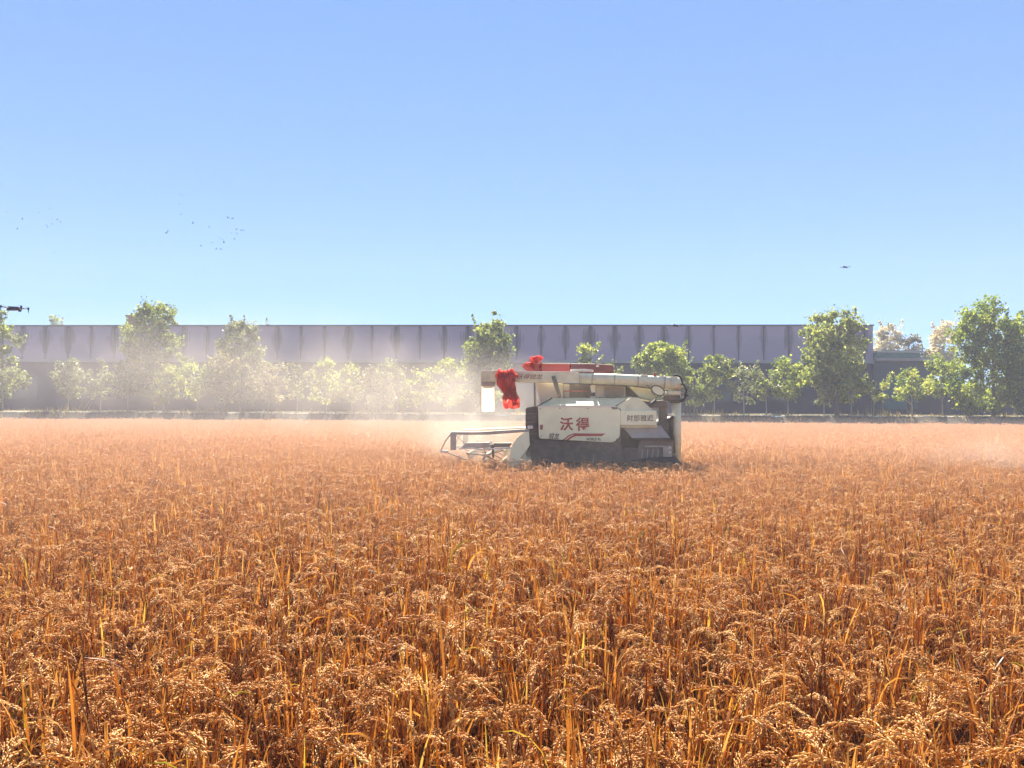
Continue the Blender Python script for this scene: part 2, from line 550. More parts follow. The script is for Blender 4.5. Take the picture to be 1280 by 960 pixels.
def tree(name, px, Y, top, low, half, leaf, label, group, shape='round', fill=1.0, leaf_size=0.22, bark='bark', base=BANK, clump=0.55, trunk_r=None, hang=0.0, seed=0):
    r = np.random.default_rng(1000 + int(px * 3) + seed)
    Yd = far_y(Y, (px - 640) / FPX * Y)
    p = at(px, top, Yd)
    H = p.z - base
    z0 = at(px, low, Yd).z - base
    rad = half / FPX * Yd
    o = empty(name, (p.x, Yd, base), label, 'tree', group)
    cz, hz = (H + z0) / 2, (H - z0) / 2
    vol = 4 / 3 * math.pi * rad * rad * hz
    n = int(max(10, min(150, vol / (clump ** 3) * 0.30 * fill)))
    cs, rs = [], []
    lumps = [(r.uniform(0, 2 * math.pi), r.uniform(-0.9, 1.0), r.uniform(0.55, 1.28)) for _ in range(11)]
    while len(cs) < n:
        q = r.uniform(-1, 1, 3)
        a = math.atan2(q[1], q[0]); rr = math.hypot(q[0], q[1])
        if shape == 'round': lim = math.sqrt(max(0, 1 - abs(q[2]) ** 2.2))
        elif shape == 'column': lim = (1 - max(0, q[2]) ** 2.5) * (0.75 + 0.25 * min(1, (q[2] + 1) * 1.5))
        elif shape == 'spire': lim = 0.5 * (1 - q[2]) ** 0.8
        elif shape == 'flame': lim = math.sqrt(max(0, 1 - q[2] ** 2)) * (0.9 - 0.35 * q[2])
        else: lim = 1
        m = 1.0
        for la, lz, lm in lumps:
            if abs((a - la + math.pi) % (2 * math.pi) - math.pi) < 0.7 and abs(q[2] - lz) < 0.45: m *= lm
        lim *= m * 0.94
        if rr > lim: continue
        if rr < lim * 0.35 and r.random() < 0.5: continue
        cs.append((q[0] * rad, q[1] * rad, cz + q[2] * hz * (0.93 + 0.07 * m)))
        rs.append(clump * r.uniform(0.45, 1.3))
    per = int(70 * (clump / 0.55) ** 2 * (0.22 / leaf_size) ** 1.6)
    V, F, t = leaves(cs, rs, per, leaf_size, r, hang=hang)
    # loose outer sprays
    cs2 = [np.array(c) * np.array([1.12, 1.12, 1]) + np.array([0, 0, 0.25 if c[2] > cz else -0.1]) for c in cs if r.random() < 0.5]
    if cs2:
        V2, F2, t2 = leaves(cs2, [clump * 1.25] * len(cs2), max(6, per // 5), leaf_size, r, hang=hang)
        F2 = F2 + len(V); V = np.vstack([V, V2]); F = np.vstack([F, F2]); t = np.concatenate([t, t2])
    # shoots standing out of the crown
    cs3, rs3 = [], []
    for _ in range(int(16 if rad > 2 else 11)):
        c = np.array(cs[r.integers(len(cs))])
        dv_ = c - np.array([0, 0, cz]); dv_ /= max(0.2, np.linalg.norm(dv_)); dv_ = dv_ * 0.9 + np.array([0, 0, 0.55]) + r.normal(size=3) * 0.25
        for q in range(5):
            cs3.append(c + dv_ * clump * (0.6 + 0.24 * q)); rs3.append(clump * (0.46 - 0.06 * q))
    kp = [i for i, c in enumerate(cs3) if c[2] < H * 1.01]
    cs3 = [cs3[i] for i in kp] or cs3[:1]; rs3 = [rs3[i] for i in kp] or rs3[:1]
    V3, F3, t3 = leaves(cs3, rs3, max(5, int(per * 0.13)), leaf_size * 0.9, r, zf=1.2, hang=hang)
    F = np.vstack([F, F3 + len(V)]); V = np.vstack([V, V3]); t = np.concatenate([t, t3])
    link('crown', np_mesh('crown', V, F, t), LEAF[leaf], o)
    tr = trunk_r or max(0.05, 0.014 * H + 0.02)
    bm = bmesh.new()
    lean = r.normal(size=2) * 0.12
    axis = [Vector((lean[0] * f * f, lean[1] * f * f, -0.15 + f * (H * 0.86 + 0.15))) for f in np.linspace(0, 1, 7)]
    tube(bm, axis, [tr * (1.25 if i == 0 else 1) * (1 - 0.85 * i / 6) for i in range(7)], 8)
    pick = sorted(range(len(cs)), key=lambda i: r.random())[:min(14, len(cs))]
    for i in pick:
        c = Vector(cs[i])
        f = max(0.25, min(0.85, (c.z - 0.35 * (rad + 0.5)) / max(H * 0.86, .1)))
        a = Vector((lean[0] * f * f, lean[1] * f * f, f * H * 0.86))
        mid = a.lerp(c, 0.5) + Vector((0, 0, 0.12 * (c - a).length))
        r0 = tr * (1 - 0.85 * f) * 0.62
        tube(bm, [a, mid, c], [r0, r0 * 0.7, r0 * 0.25], 5)
    obj('trunk', bm, M[bark], o, smooth=True)
    return o


TG, SG, BG = 'tall trees in front of the factory', 'young trees along the bank', 'trees beyond the factory roof'
# tall trees between bank and factory
tree('tall_tree', 2, 68, 384, 500, 20, 'olive', 'tall dusty olive tree cut off by the left edge of the view', TG, 'column', 0.9)
tree('tall_tree', 191, 69, 377, 496, 42, 'olive', 'broad tall dusty tree rising well above the factory roof, left of the dust cloud', TG, 'round', 0.8, clump=0.6)
tree('tall_tree', 300, 70, 391, 500, 32, 'pale', 'tall pale grey-green tree just topping the roof behind the left dust', TG, 'column', 0.8)
tree('tall_tree', 613, 70, 386, 512, 28, 'olive', 'narrow tall olive tree rising above the roof behind the red ribbons', TG, 'column', 1.0)
tree('tall_tree', 735, 71, 430, 500, 17, 'lime', 'small pale yellow tree showing over the maroon end of the canopy', TG, 'round', 0.8)
tree('tall_tree', 822, 67, 428, 505, 40, 'lime', 'bushy bright green tree right behind the rear end of the unloading tube', TG, 'round', 1.0)
tree('tall_tree', 1046, 66, 386, 498, 42, 'olive', 'tall round-headed dark tree in front of the right end of the factory', TG, 'round', 1.05, clump=0.6)
tree('tall_tree', 1242, 63, 371, 520, 47, 'green', 'biggest leafy green tree at the right edge of the view', TG, 'round', 1.25, clump=0.65, hang=0.3)
tree('tall_tree', 1288, 64, 385, 516, 34, 'green', 'dark green tree half cut off by the right edge', TG, 'round', 1.1, clump=0.6)
# young trees along the bank
YT = [
    (4, 458, 505, 26, 'pale', 'pale-leaved young tree cut by the left edge'),
    (86, 444, 499, 26, 'pale', 'roundest pale cream-leaved young tree left of the broad tall tree'),
    (126, 452, 500, 20, 'pale', 'thin young tree squeezed between two cream-leaved trees on the left'),
    (160, 452, 498, 22, 'pale', 'sparse cream-leaved young tree at the left foot of the broad tall tree'),
    (205, 458, 508, 20, 'olive', 'dull olive young tree directly below the broad tall tree'),
    (247, 449, 498, 26, 'lime', 'bright yellow-green young tree right of the broad tall tree'),
    (281, 440, 500, 22, 'russet', 'brownish russet young tree beside the bright yellow-green one'),
    (336, 448, 500, 24, 'russet', 'dusty brown young tree under the roof step'),
    (372, 455, 502, 21, 'pale', 'sparse whitish young tree left of the dust cloud core'),
    (408, 447, 506, 24, 'lime', 'light green young tree fading in the dust'),
    (440, 455, 505, 18, 'olive', 'greenish young tree just left of the densest dust'),
    (492, 448, 508, 26, 'pale', 'young tree blurred by the densest dust left of the header'),
    (560, 446, 508, 26, 'lime', 'dust-veiled green young tree beside the narrow tall olive tree'),
    (760, 452, 506, 20, 'olive', 'young olive tree mostly hidden behind the grain tank'),
    (893, 443, 500, 27, 'olive', 'dense olive young tree just right of the harvester'),
    (930, 452, 500, 19, 'pale', 'thin sparse young tree with white leaf tufts right of the harvester'),
    (985, 448, 500, 31, 'lime', 'brightest yellow-green young tree left of the round-headed tree'),
    (1030, 452, 503, 22, 'pale', 'pale young tree at the left foot of the round-headed tree'),
    (1092, 470, 505, 20, 'olive', 'low dark young tree in front of the gatehouse'),
    (1140, 462, 500, 24, 'lime', 'small yellow-green young tree right of the gatehouse'),
    (1178, 442, 503, 30, 'lime', 'yellow-leaved young tree left of the biggest green tree'),
    (466, 460, 508, 20, 'russet', 'brownish young tree in the dust between two paler ones'),
    (527, 462, 508, 22, 'olive', 'olive young tree lost in the dust left of the spout'),
    (868, 464, 506, 20, 'olive', 'low olive young tree touching the rear column of the harvester'),
    (958, 462, 500, 15, 'pale', 'thinnest young tree with a few pale tufts left of the brightest one'),
    (1064, 462, 504, 18, 'lime', 'yellowish young tree at the right foot of the round-headed tree'),
    (1212, 468, 508, 22, 'green', 'green young tree under the left side of the biggest green tree'),
]
for i, (px, top, low, half, lf, lb) in enumerate(YT):
    tree('young_tree', px, 65.2 + (i % 3) * 0.7, top, low, half * (0.92, 1.0, 0.85)[i % 3], lf, lb, SG, ('round', 'flame', 'round', 'column')[i % 4], 0.62, 0.19, 'palebark', clump=0.42, trunk_r=0.055, seed=i)
# beyond the roof and the gatehouse
FT = [
    (66, 396, 430, 9, 'olive', 'round', 122, 'tree tip peeping over the roof at the far left'),
    (76, 397, 430, 5, 'olive', 'spire', 122, 'thin spike of a tree over the roof at the far left'),
    (333, 390, 430, 5, 'olive', 'spire', 122, 'thin pointed treetop over the roof beside the pale grey-green tree'),
    (1113, 400, 470, 22, 'cream', 'flame', 100, 'bleached autumn tree directly above the gatehouse roof'),
    (1145, 412, 470, 17, 'russet', 'flame', 98, 'low brownish autumn tree right of the gatehouse roof'),
    (1180, 393, 470, 26, 'cream', 'flame', 99, 'tallest bleached autumn tree beside the biggest green tree'),
]
for i, (px, top, low, half, lf, shp, Y, lb) in enumerate(FT):
    tree('autumn_tree' if lf != 'olive' else 'distant_tree', px, Y, top, low, half, lf, lb, BG, shp, 0.7, 0.26, 'palebark', clump=0.6, seed=40 + i)

# dry grass along the bank
n = 9000
x = rng.uniform(-58, 56, n)
yy = np.where(rng.random(n) < 0.6, rng.uniform(60.3, 61.9, n), rng.uniform(63.3, 66, n))
zz = np.where(yy < 62, np.interp(yy, [60.2, 61.6, 61.9], [-0.35, 1.30, 1.36]), 1.38)
h = rng.uniform(0.12, 0.42, n) * (0.6 + 0.8 * (np.sin(x * 0.7) * np.sin(x * 0.23 + 1) > 0.1))
h *= np.where(np.sin(x * 2.3 + np.sin(x * 0.41) * 3) > 0.86, 2.2, 1.0)
P0 = np.stack([x, yy - T * x, zz - 0.03], 1)
dx = rng.normal(size=(n, 3)) * 0.3; dx[:, 2] = 1
side = np.stack([np.cos(rng.uniform(0, 6.28, n)), np.sin(rng.uniform(0, 6.28, n)), np.zeros(n)], 1) * 0.035
V = np.stack([P0 - side, P0 + side, P0 + dx * h[:, None]], 1).reshape(-1, 3)
tt = np.repeat(np.clip(rng.normal(0.5, 0.25, n), 0, 1), 3)
gm = leaf_mat('dry_bank_grass', [(0, (0.07, 0.075, 0.025)), (0.5, (0.20, 0.16, 0.06)), (1, (0.42, 0.33, 0.16))], 0.4)
setp(link('bank_grass', np_mesh('bank_grass', V, np.arange(3 * n).reshape(-1, 3), tt), gm), 'dry grass growing along the top of the bank', None, None, 'stuff')

# ------------------------------------------------------------------ the rice crop
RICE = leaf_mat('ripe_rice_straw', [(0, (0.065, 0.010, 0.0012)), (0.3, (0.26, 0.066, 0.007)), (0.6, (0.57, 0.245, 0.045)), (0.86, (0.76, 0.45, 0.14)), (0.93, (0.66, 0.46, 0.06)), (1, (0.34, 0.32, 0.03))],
                trans=0.28, rough=0.45, inst_attr='far_haze_tone', inst_cols=(0.82, 0.54, 0.36), spec=0.28, glow=1.2)
GRAIN = leaf_mat('ripe_rice_grain', [(0, (0.38, 0.145, 0.018)), (0.5, (0.68, 0.34, 0.07)), (1, (0.90, 0.68, 0.30))], trans=0.4, rough=0.36, inst_attr='far_haze_tone', inst_cols=(0.85, 0.60, 0.42), spec=0.42, glow=1.1)


def unit(v):
    return v / np.maximum(np.linalg.norm(v, axis=-1, keepdims=True), 1e-9)


def rice_hill(seed, stubble=False):
    r = np.random.default_rng(seed)
    V, F, Tn, MI = [], [], [], []
    nv = 0

    def add(v, f, t, mi):
        nonlocal nv
        V.append(v); F.append(np.asarray(f) + nv); Tn.append(np.full(len(v), t)); MI.append(np.full(len(f), mi)); nv += len(v)

    def ribbon(P, wid, nrm, t):
        d = unit(np.gradient(P, axis=0)); s = unit(np.cross(d, nrm))
        m = len(P)
        v = np.empty((m * 2, 3)); v[0::2] = P - s * wid[:, None]; v[1::2] = P + s * wid[:, None]
        f = [(2 * i, 2 * i + 1, 2 * i + 3, 2 * i + 2) for i in range(m - 1)]
        add(v, f, t, 0)

    def stem(P, rad, t):
        m = len(P); v = []
        for i in range(m):
            for k in range(3):
                a = k * 2.094
                v.append(P[i] + np.array([math.cos(a), math.sin(a), 0]) * rad * (1 - 0.4 * i / m))
        f = [(3 * i + k, 3 * i + (k + 1) % 3, 3 * i + 3 + (k + 1) % 3, 3 * i + 3 + k) for i in range(m - 1) for k in range(3)]
        add(np.array(v), f, t, 0)

    nt_ = r.integers(12, 17) if not stubble else 14
    for _ in range(nt_):
        a = r.uniform(0, 2 * math.pi); rb = r.uniform(0.005, 0.055)
        b = np.array([math.cos(a) * rb, math.sin(a) * rb, -0.02])
        a2 = a + r.normal() * 0.6
        out = np.array([math.cos(a2), math.sin(a2), 0])
        if stubble:
            P = np.array([b, b + out * 0.02 + np.array([0, 0, r.uniform(0.14, 0.3)])]); stem(P, 0.0035, r.uniform(.4, .8)); continue
        h = r.uniform(0.55, 0.87); ln = r.uniform(0.02, 0.16)
        f = np.linspace(0, 1, 4)
        P = b + out * (ln * f ** 1.8)[:, None] + np.array([0, 0, 1]) * (h * f)[:, None]
        tb = float(np.clip(r.normal(0.40, 0.16), 0.05, 0.75))
        stem(P, 0.0026, tb)
        # leaves
        for k, fh in enumerate((0.28, 0.44, 0.58, 0.70, 0.82)):
            if r.random() < 0.12: continue
            la = a2 + r.uniform(-1.6, 1.6); lo = np.array([math.cos(la), math.sin(la), 0])
            L = r.uniform(0.24, 0.42) * (0.78 if k >= 4 else 1.0)
            th0 = r.uniform(0.03, 0.24); bend = r.choice([r.uniform(0.0, 0.4), r.uniform(0.7, 2.0)], p=[0.76, 0.24])
            s = np.linspace(0, 1, 6)
            th = th0 + bend * s ** 1.6
            st = np.stack([np.sin(th), np.cos(th)], 1) * L / 5
            c = np.cumsum(st, 0) - st[0]
            base = P[0] + (P[-1] - P[0]) * fh
            Q = base + lo * c[:, :1] + np.array([0, 0, 1]) * c[:, 1:]
            w = 0.0044 * r.uniform(0.75, 1.25) * np.array([0.6, 1, 1, 0.85, 0.55, 0.05])
            tl = tb + r.normal() * 0.12
            tl = float(np.clip(tl, 0.02, 0.85))
            if r.random() < 0.014: tl = r.uniform(0.86, 0.98)
            tw = la + r.uniform(-0.5, 0.5)
            ribbon(Q, w, np.array([math.cos(tw), math.sin(tw), 0.25]), tl)
        if r.random() < 0.27: continue
        # panicle: a nodding axis with branchlets of grains
        pa = a2 + r.normal() * 0.35; po = np.array([math.cos(pa), math.sin(pa), 0])
        PL = r.uniform(0.16, 0.23); th0 = r.uniform(0.25, 0.7); bend = r.uniform(1.5, 2.6)
        s = np.linspace(0, 1, 9); th = th0 + bend * s ** 0.9
        st = np.stack([np.sin(th), np.cos(th)], 1) * PL / 8
        c = np.cumsum(st, 0) - st[0]
        A = P[-1] + po * c[:, :1] + np.array([0, 0, 1]) * c[:, 1:]
        tang = unit(np.gradient(A, axis=0))
        stem(A, 0.0014, tb)
        GP, GD = [], []
        for q in np.linspace(0.08, 0.98, 15):
            x_ = q * 8; i = min(7, int(x_)); fr = x_ - i
            o_ = A[i] * (1 - fr) + A[i + 1] * fr; tg = tang[i]
            rd = r.normal(size=3); rd -= rd.dot(tg) * tg; rd /= np.linalg.norm(rd)
            bl = r.uniform(0.038, 0.075) * (1.1 - 0.5 * q)
            d = unit(tg * 0.9 + rd * 0.30)
            m = max(3, int(bl / 0.0068))
            p = o_.copy()
            for j in range(m):
                d = unit(d + np.array([0, 0, -0.09]))
                p = p + d * 0.0068
                sd = r.normal(size=3); sd -= sd.dot(d) * d; sd = unit(sd)
                GP.append(p + sd * 0.0022); GD.append(unit(d + sd * 0.25))
        GP = np.array(GP); GD = np.array(GD)
        k_ = len(GP)
        s1 = unit(np.cross(GD, r.normal(size=(k_, 3)))); s2 = np.cross(GD, s1)
        hl = 0.0084 * r.uniform(0.85, 1.15, (k_, 1)); wd, tk = 0.0031, 0.0024
        v = np.stack([GP - GD * hl, GP + s1 * wd, GP + s2 * tk, GP - s1 * wd, GP - s2 * tk, GP + GD * hl], 1).reshape(-1, 3)
        tri = np.array([(0, 2, 1, 1), (0, 3, 2, 2), (0, 4, 3, 3), (0, 1, 4, 4), (5, 1, 2, 2), (5, 2, 3, 3), (5, 3, 4, 4), (5, 4, 1, 1)])[:, :3]
        f3 = (np.arange(k_)[:, None, None] * 6 + tri[None]).reshape(-1, 3)
        V.append(v); Tn.append(np.repeat(np.clip(tb + 0.1 + r.normal(size=k_) * 0.2, 0, 1), 6)); F.append(f3 + nv); MI.append(np.full(len(f3), 1)); nv += len(v)
    verts = np.concatenate(V); tint = np.concatenate(Tn)
    old_shade = np.clip(1 - verts[:, 2] / 0.72, 0, 1)          # older, browner lower sheaths, with canopy shade painted into their tint
    tint = np.clip(tint - 0.95 * old_shade * (tint < 0.86), 0, 1)
    loops, starts, mi, pos = [], [], np.concatenate(MI), 0
    for f in F:
        kk = f.shape[1]
        loops.append(f.ravel()); starts.append(np.arange(len(f)) * kk + pos); pos += f.size
    me = bpy.data.meshes.new('rice_plant')
    me.vertices.add(len(verts)); me.vertices.foreach_set('co', verts.astype(np.float32).ravel())
    loops = np.concatenate(loops).astype(np.int32); starts = np.concatenate(starts).astype(np.int32)
    me.loops.add(len(loops)); me.loops.foreach_set('vertex_index', loops)
    me.polygons.add(len(starts)); me.polygons.foreach_set('loop_start', starts)
    me.polygons.foreach_set('material_index', mi.astype(np.int32))
    me.update(calc_edges=True)
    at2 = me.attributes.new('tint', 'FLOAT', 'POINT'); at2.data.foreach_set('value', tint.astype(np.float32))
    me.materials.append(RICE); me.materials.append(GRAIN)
    return me


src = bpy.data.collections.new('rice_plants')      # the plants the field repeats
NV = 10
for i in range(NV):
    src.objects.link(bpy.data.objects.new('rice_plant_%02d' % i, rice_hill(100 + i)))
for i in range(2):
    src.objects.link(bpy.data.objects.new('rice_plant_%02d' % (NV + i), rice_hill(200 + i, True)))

HX, HY = (700 - 640) / FPX * 16.0, 16.0            # harvester position
HRZ = R(-4.0)
gx, gy = 0.22, 0.19
xs = np.arange(-52, 50, gx); ys = np.arange(1.0, 62, gy)
X, Yg = np.meshgrid(xs, ys)
X = X.ravel() + rng.normal(size=X.size) * 0.05
Yg = Yg.ravel() + rng.normal(size=Yg.size) * 0.045
keep = (np.abs(X) < 0.66 * Yg * 1.12 + 2.2) & (Yg < 57.3 - T * X + np.sin(X * 0.9) * 0.15)
lx = (X - HX) * math.cos(HRZ) + (Yg - HY) * math.sin(HRZ)
ly = -(X - HX) * math.sin(HRZ) + (Yg - HY) * math.cos(HRZ)
swath = (ly > -0.12) & (ly < 2.15) & (lx > -2.35)
mach = swath & (lx < 2.65)
keep &= ~mach
keep &= rng.random(X.size) > 0.10 + 0.10 * (np.sin(X * 1.7 + Yg) * np.sin(Yg * 1.3 - X * 0.4) > 0.45)
X, Yg, swath = X[keep], Yg[keep], swath[keep]
n = len(X)
low = np.sin(X * 0.55 + np.sin(Yg * 0.31) * 2) * np.sin(Yg * 0.42 + X * 0.13)
hsc = 1.0 + 0.05 * low + rng.normal(size=n) * 0.065
far_haze_tone = np.clip((Yg - 6 - 1.2 * np.sin(X * 0.3)) / 18, 0, 1) * 0.85  # plants turn paler with distance: haze painted into the crop colour
me = bpy.data.meshes.new('rice_crop')
me.vertices.add(n)
co = np.stack([X, Yg, np.zeros(n)], 1).astype(np.float32)
me.vertices.foreach_set('co', co.ravel())
def attr(nm, tp, data, key='value'):
    a_ = me.attributes.new(nm, tp, 'POINT'); a_.data.foreach_set(key, np.ascontiguousarray(data).ravel())
attr('variant', 'INT', np.where(swath, rng.integers(NV, NV + 2, n), rng.integers(0, NV, n)).astype(np.int32))
attr('turn', 'FLOAT_VECTOR', np.stack([rng.normal(size=n) * 0.06, rng.normal(size=n) * 0.06, rng.uniform(0, 6.283, n)], 1).astype(np.float32), 'vector')
attr('size', 'FLOAT_VECTOR', np.stack([hsc * 1.0, hsc * 1.0, hsc], 1).astype(np.float32), 'vector')
attr('far_haze_tone', 'FLOAT', far_haze_tone.astype(np.float32))
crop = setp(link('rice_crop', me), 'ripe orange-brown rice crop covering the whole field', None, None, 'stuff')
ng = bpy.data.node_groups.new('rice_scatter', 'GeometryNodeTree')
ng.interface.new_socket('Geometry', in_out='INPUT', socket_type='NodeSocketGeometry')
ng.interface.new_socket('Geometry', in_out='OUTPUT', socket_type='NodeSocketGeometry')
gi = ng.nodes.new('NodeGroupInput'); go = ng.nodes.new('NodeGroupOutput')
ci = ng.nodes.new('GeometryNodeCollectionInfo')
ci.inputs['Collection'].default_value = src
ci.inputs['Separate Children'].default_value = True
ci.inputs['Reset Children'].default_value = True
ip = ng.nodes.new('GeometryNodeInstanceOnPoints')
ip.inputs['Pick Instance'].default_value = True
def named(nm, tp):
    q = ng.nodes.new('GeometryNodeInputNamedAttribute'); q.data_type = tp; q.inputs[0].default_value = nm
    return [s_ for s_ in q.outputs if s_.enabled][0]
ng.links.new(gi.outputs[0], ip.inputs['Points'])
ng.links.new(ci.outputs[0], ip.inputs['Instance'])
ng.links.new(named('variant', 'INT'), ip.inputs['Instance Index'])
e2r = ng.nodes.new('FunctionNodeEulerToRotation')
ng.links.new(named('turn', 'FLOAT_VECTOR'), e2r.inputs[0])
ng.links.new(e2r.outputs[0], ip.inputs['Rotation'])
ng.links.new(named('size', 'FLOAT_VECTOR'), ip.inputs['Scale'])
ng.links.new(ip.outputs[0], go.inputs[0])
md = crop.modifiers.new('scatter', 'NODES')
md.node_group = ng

# ------------------------------------------------------------------ the combine harvester
hv = empty('combine_harvester', (HX, HY, 0), 'white tracked combine harvester with red lettering cutting the rice field', 'harvester', rz=HRZ)
HINV = (Matrix.Translation((HX, HY, 0)) @ Matrix.Rotation(HRZ, 4, 'Z')).inverted()
CAMP = HINV @ Vector((0, 0, EYE))


def Lp(px, py, d):
    """machine coordinates of the point seen at a photo pixel, d metres in from the near side"""
    q = HINV @ at(px, py, 16.0) - CAMP
    t = (d - CAMP.y) / q.y
    return CAMP + q * t


def prism(name, poly, d0, d1, m, parent=None, bev=0.012, seg=2, smooth=False):
    bm = bmesh.new()
    pts = [Lp(x_, y_, d0) for x_, y_ in poly]
    a = [bm.verts.new(p) for p in pts]
    b = [bm.verts.new((p.x, d1, p.z)) for p in pts]
    bm.faces.new(a); bm.faces.new(b[::-1])
    for i in range(len(a)):
        j = (i + 1) % len(a)
        bm.faces.new((a[j], a[i], b[i], b[j]))
    bmesh.ops.recalc_face_normals(bm, faces=bm.faces)
    bevel(bm, bev, seg)
    return obj(name, bm, m, hv if parent is None else parent, smooth)


def bar(name, pts, r, m, parent=None, n=8, smooth=True):
    bm = bmesh.new()
    tube(bm, [Lp(*p) for p in pts], r, n)
    return obj(name, bm, m, hv if parent is None else parent, smooth)


def round_poly(poly, r, corners):
    out = []
    n_ = len(poly)
    for i, p in enumerate(poly):
        if i not in corners: out.append(p); continue
        p = np.array(p, float); a = np.array(poly[i - 1], float); b = np.array(poly[(i + 1) % n_], float)
        ua, ub = unit(a - p), unit(b - p)
        p0, p1 = p + ua * r, p + ub * r
        for t in np.linspace(0, 1, 6):
            out.append(tuple((1 - t) ** 2 * p0 + 2 * t * (1 - t) * p + t * t * p1))
    return out


# tracks (mostly hidden by the rice)
for d0, d1 in ((0.12, 0.50), (1.48, 1.86)):
    tk = prism('track', round_poly([(664, 585), (806, 585), (822, 600), (800, 629), (676, 629), (655, 602)], 9, range(6)), d0, d1, M['rubber'], bev=0.02)
    for wx in (672, 702, 735, 768, 802):
        bm = bmesh.new(); c = Lp(wx, 612, d0)
        tube(bm, [(c.x, d0 - 0.02, c.z), (c.x, d1 + 0.02, c.z)], 0.15, 16); obj('road_wheel', bm, M['midgrey'], tk)
# chassis and dark lower body
prism('chassis', [(656, 560), (800, 560), (806, 590), (660, 590)], 0.06, 1.9, M['dark'])
prism('inner_body', [(770, 531), (842, 531), (842, 592), (770, 592)], 0.45, 1.6, M['dark'])
prism('engine_bay', round_poly([(657, 509), (700, 506), (700, 575), (664, 575), (657, 562)], 4, (0,)), 0.10, 1.2, M['dark'])
prism('lower_skirt', [(668, 549), (776, 552), (780, 578), (668, 578)], 0.02, 0.5, M['dark'])
gr = prism('radiator_grille', [(658, 514), (671, 513), (671, 566), (660, 566)], 0.05, 0.097, M['dark'], bev=0.006)
for k in range(9):
    y_ = 517 + k * 5.4
    bar('slat', [(659, y_, 0.045), (671, y_, 0.045)], 0.009, M['midgrey'], gr, 5)
prism('side_lamp', round_poly([(659.5, 532), (666.5, 532), (666.5, 536), (659.5, 536)], 1.5, range(4)), 0.0, 0.06, M['canvas'], bev=0.01)
# the big white side panel
PN = round_poly([(672.5, 507.5), (768, 507.5), (775.5, 512), (775, 546), (767, 553.2), (674, 548.2)], 4.0, (2, 3, 4, 5))
panel = prism('side_panel', PN, -0.05, 0.16, M['white'], bev=0.02, seg=3)
prism('panel_trim', [(672, 507.3), (769, 507.3), (772, 509.2), (672.5, 509.0)], -0.062, -0.052, M['canvas'], panel, bev=0.003)
prism('latch', [(675, 531), (679, 531), (678.4, 537), (675.4, 537)], -0.066, -0.052, M['letter_brown'], panel, bev=0.003)


def text(body, x0, y0, x1, y1, d, m, parent, name='lettering', shear=0.0, off=0.0):
    """lettering filling the photo box (x0,y0)-(x1,y1) on the plane d"""
    cu = bpy.data.curves.new(name, 'FONT')
    cu.body = body; cu.size = 1.0; cu.shear = shear; cu.offset = off; cu.extrude = 0.004; cu.resolution_u = 3
    tmp = bpy.data.objects.new('tmp_text', cu)
    COL.objects.link(tmp)
    dg = bpy.context.evaluated_depsgraph_get()
    me_ = bpy.data.meshes.new_from_object(tmp.evaluated_get(dg))
    bpy.data.objects.remove(tmp)
    v = np.empty(len(me_.vertices) * 3, dtype=np.float32); me_.vertices.foreach_get('co', v); v = v.reshape(-1, 3)
    mn, mx = v[:, :2].min(0), v[:, :2].max(0)
    a, b, c = Lp(x0, y1, d), Lp(x1, y1, d), Lp(x0, y0, d)
    u = (v[:, 0] - mn[0]) / (mx[0] - mn[0]); h_ = (v[:, 1] - mn[1]) / (mx[1] - mn[1])
    a, b, c = np.array(a), np.array(b), np.array(c)
    nv_ = a + u[:, None] * (b - a) + h_[:, None] * (c - a)
    nv_[:, 1] = d - (v[:, 2] > 0) * 0.004
    me_.vertices.foreach_set('co', nv_.astype(np.float32).ravel())
    me_.update(); me_.name = name
    me_.materials.clear()
    return link(name, me_, m, parent)


text('沃', 700, 521.8, 716.8, 538.2, -0.055, M['letter_red'], panel, off=0.022)
text('得', 720, 521.8, 736.8, 538.6, -0.055, M['letter_red'], panel, off=0.022)
text('锐龙', 686.5, 541.2, 699.5, 549.0, -0.055, M['letter_dark'], panel, shear=0.25, off=0.012)
text('WORLD RL', 733, 547.2, 751.5, 550.6, -0.055, M['letter_dark'], panel, off=0.02)
prism('swoosh', [(703.5, 549.8), (711, 544.0), (717.5, 541.6), (757, 541.9), (752.5, 545.2), (720, 545.0), (715, 547.0), (711, 550.1), (707.6, 550.0), (713.5, 545.6), (718, 543.6), (716, 543.4), (711.5, 545.4), (705.8, 549.9)], -0.058, -0.0515, M['letter_red'], panel, bev=0)

# hood over the panel
bm = bmesh.new()
near = [Lp(675, 507, 0.02), Lp(769, 507, 0.02), Lp(787, 497.4, 0.30), Lp(690, 498.2, 0.30)]
farz = Lp(787, 497, 0.45).z
v = [bm.verts.new(p) for p in near]
fa = [bm.verts.new(p) for p in (Vector((near[3].x - 0.02, 1.25, farz + 0.02)), Vector((near[2].x, 1.25, farz + 0.02)))]
bl = [bm.verts.new(p) for p in (Vector((near[0].x, 1.25, near[0].z)), Vector((near[1].x + 0.3, 1.25, near[1].z)))]
bm.faces.new((v[0], v[1], v[2], v[3])); bm.faces.new((v[3], v[2], fa[1], fa[0])); bm.faces.new((v[1], bl[1], fa[1], v[2]))
bm.faces.new((v[0], v[3], fa[0], bl[0])); bm.faces.new((bl[0], fa[0], fa[1], bl[1])); bm.faces.new((v[0], bl[0], bl[1], v[1]))
bmesh.ops.recalc_face_normals(bm, faces=bm.faces); bevel(bm, 0.02, 2)
hood = obj('hood', bm, M['cream'], hv)
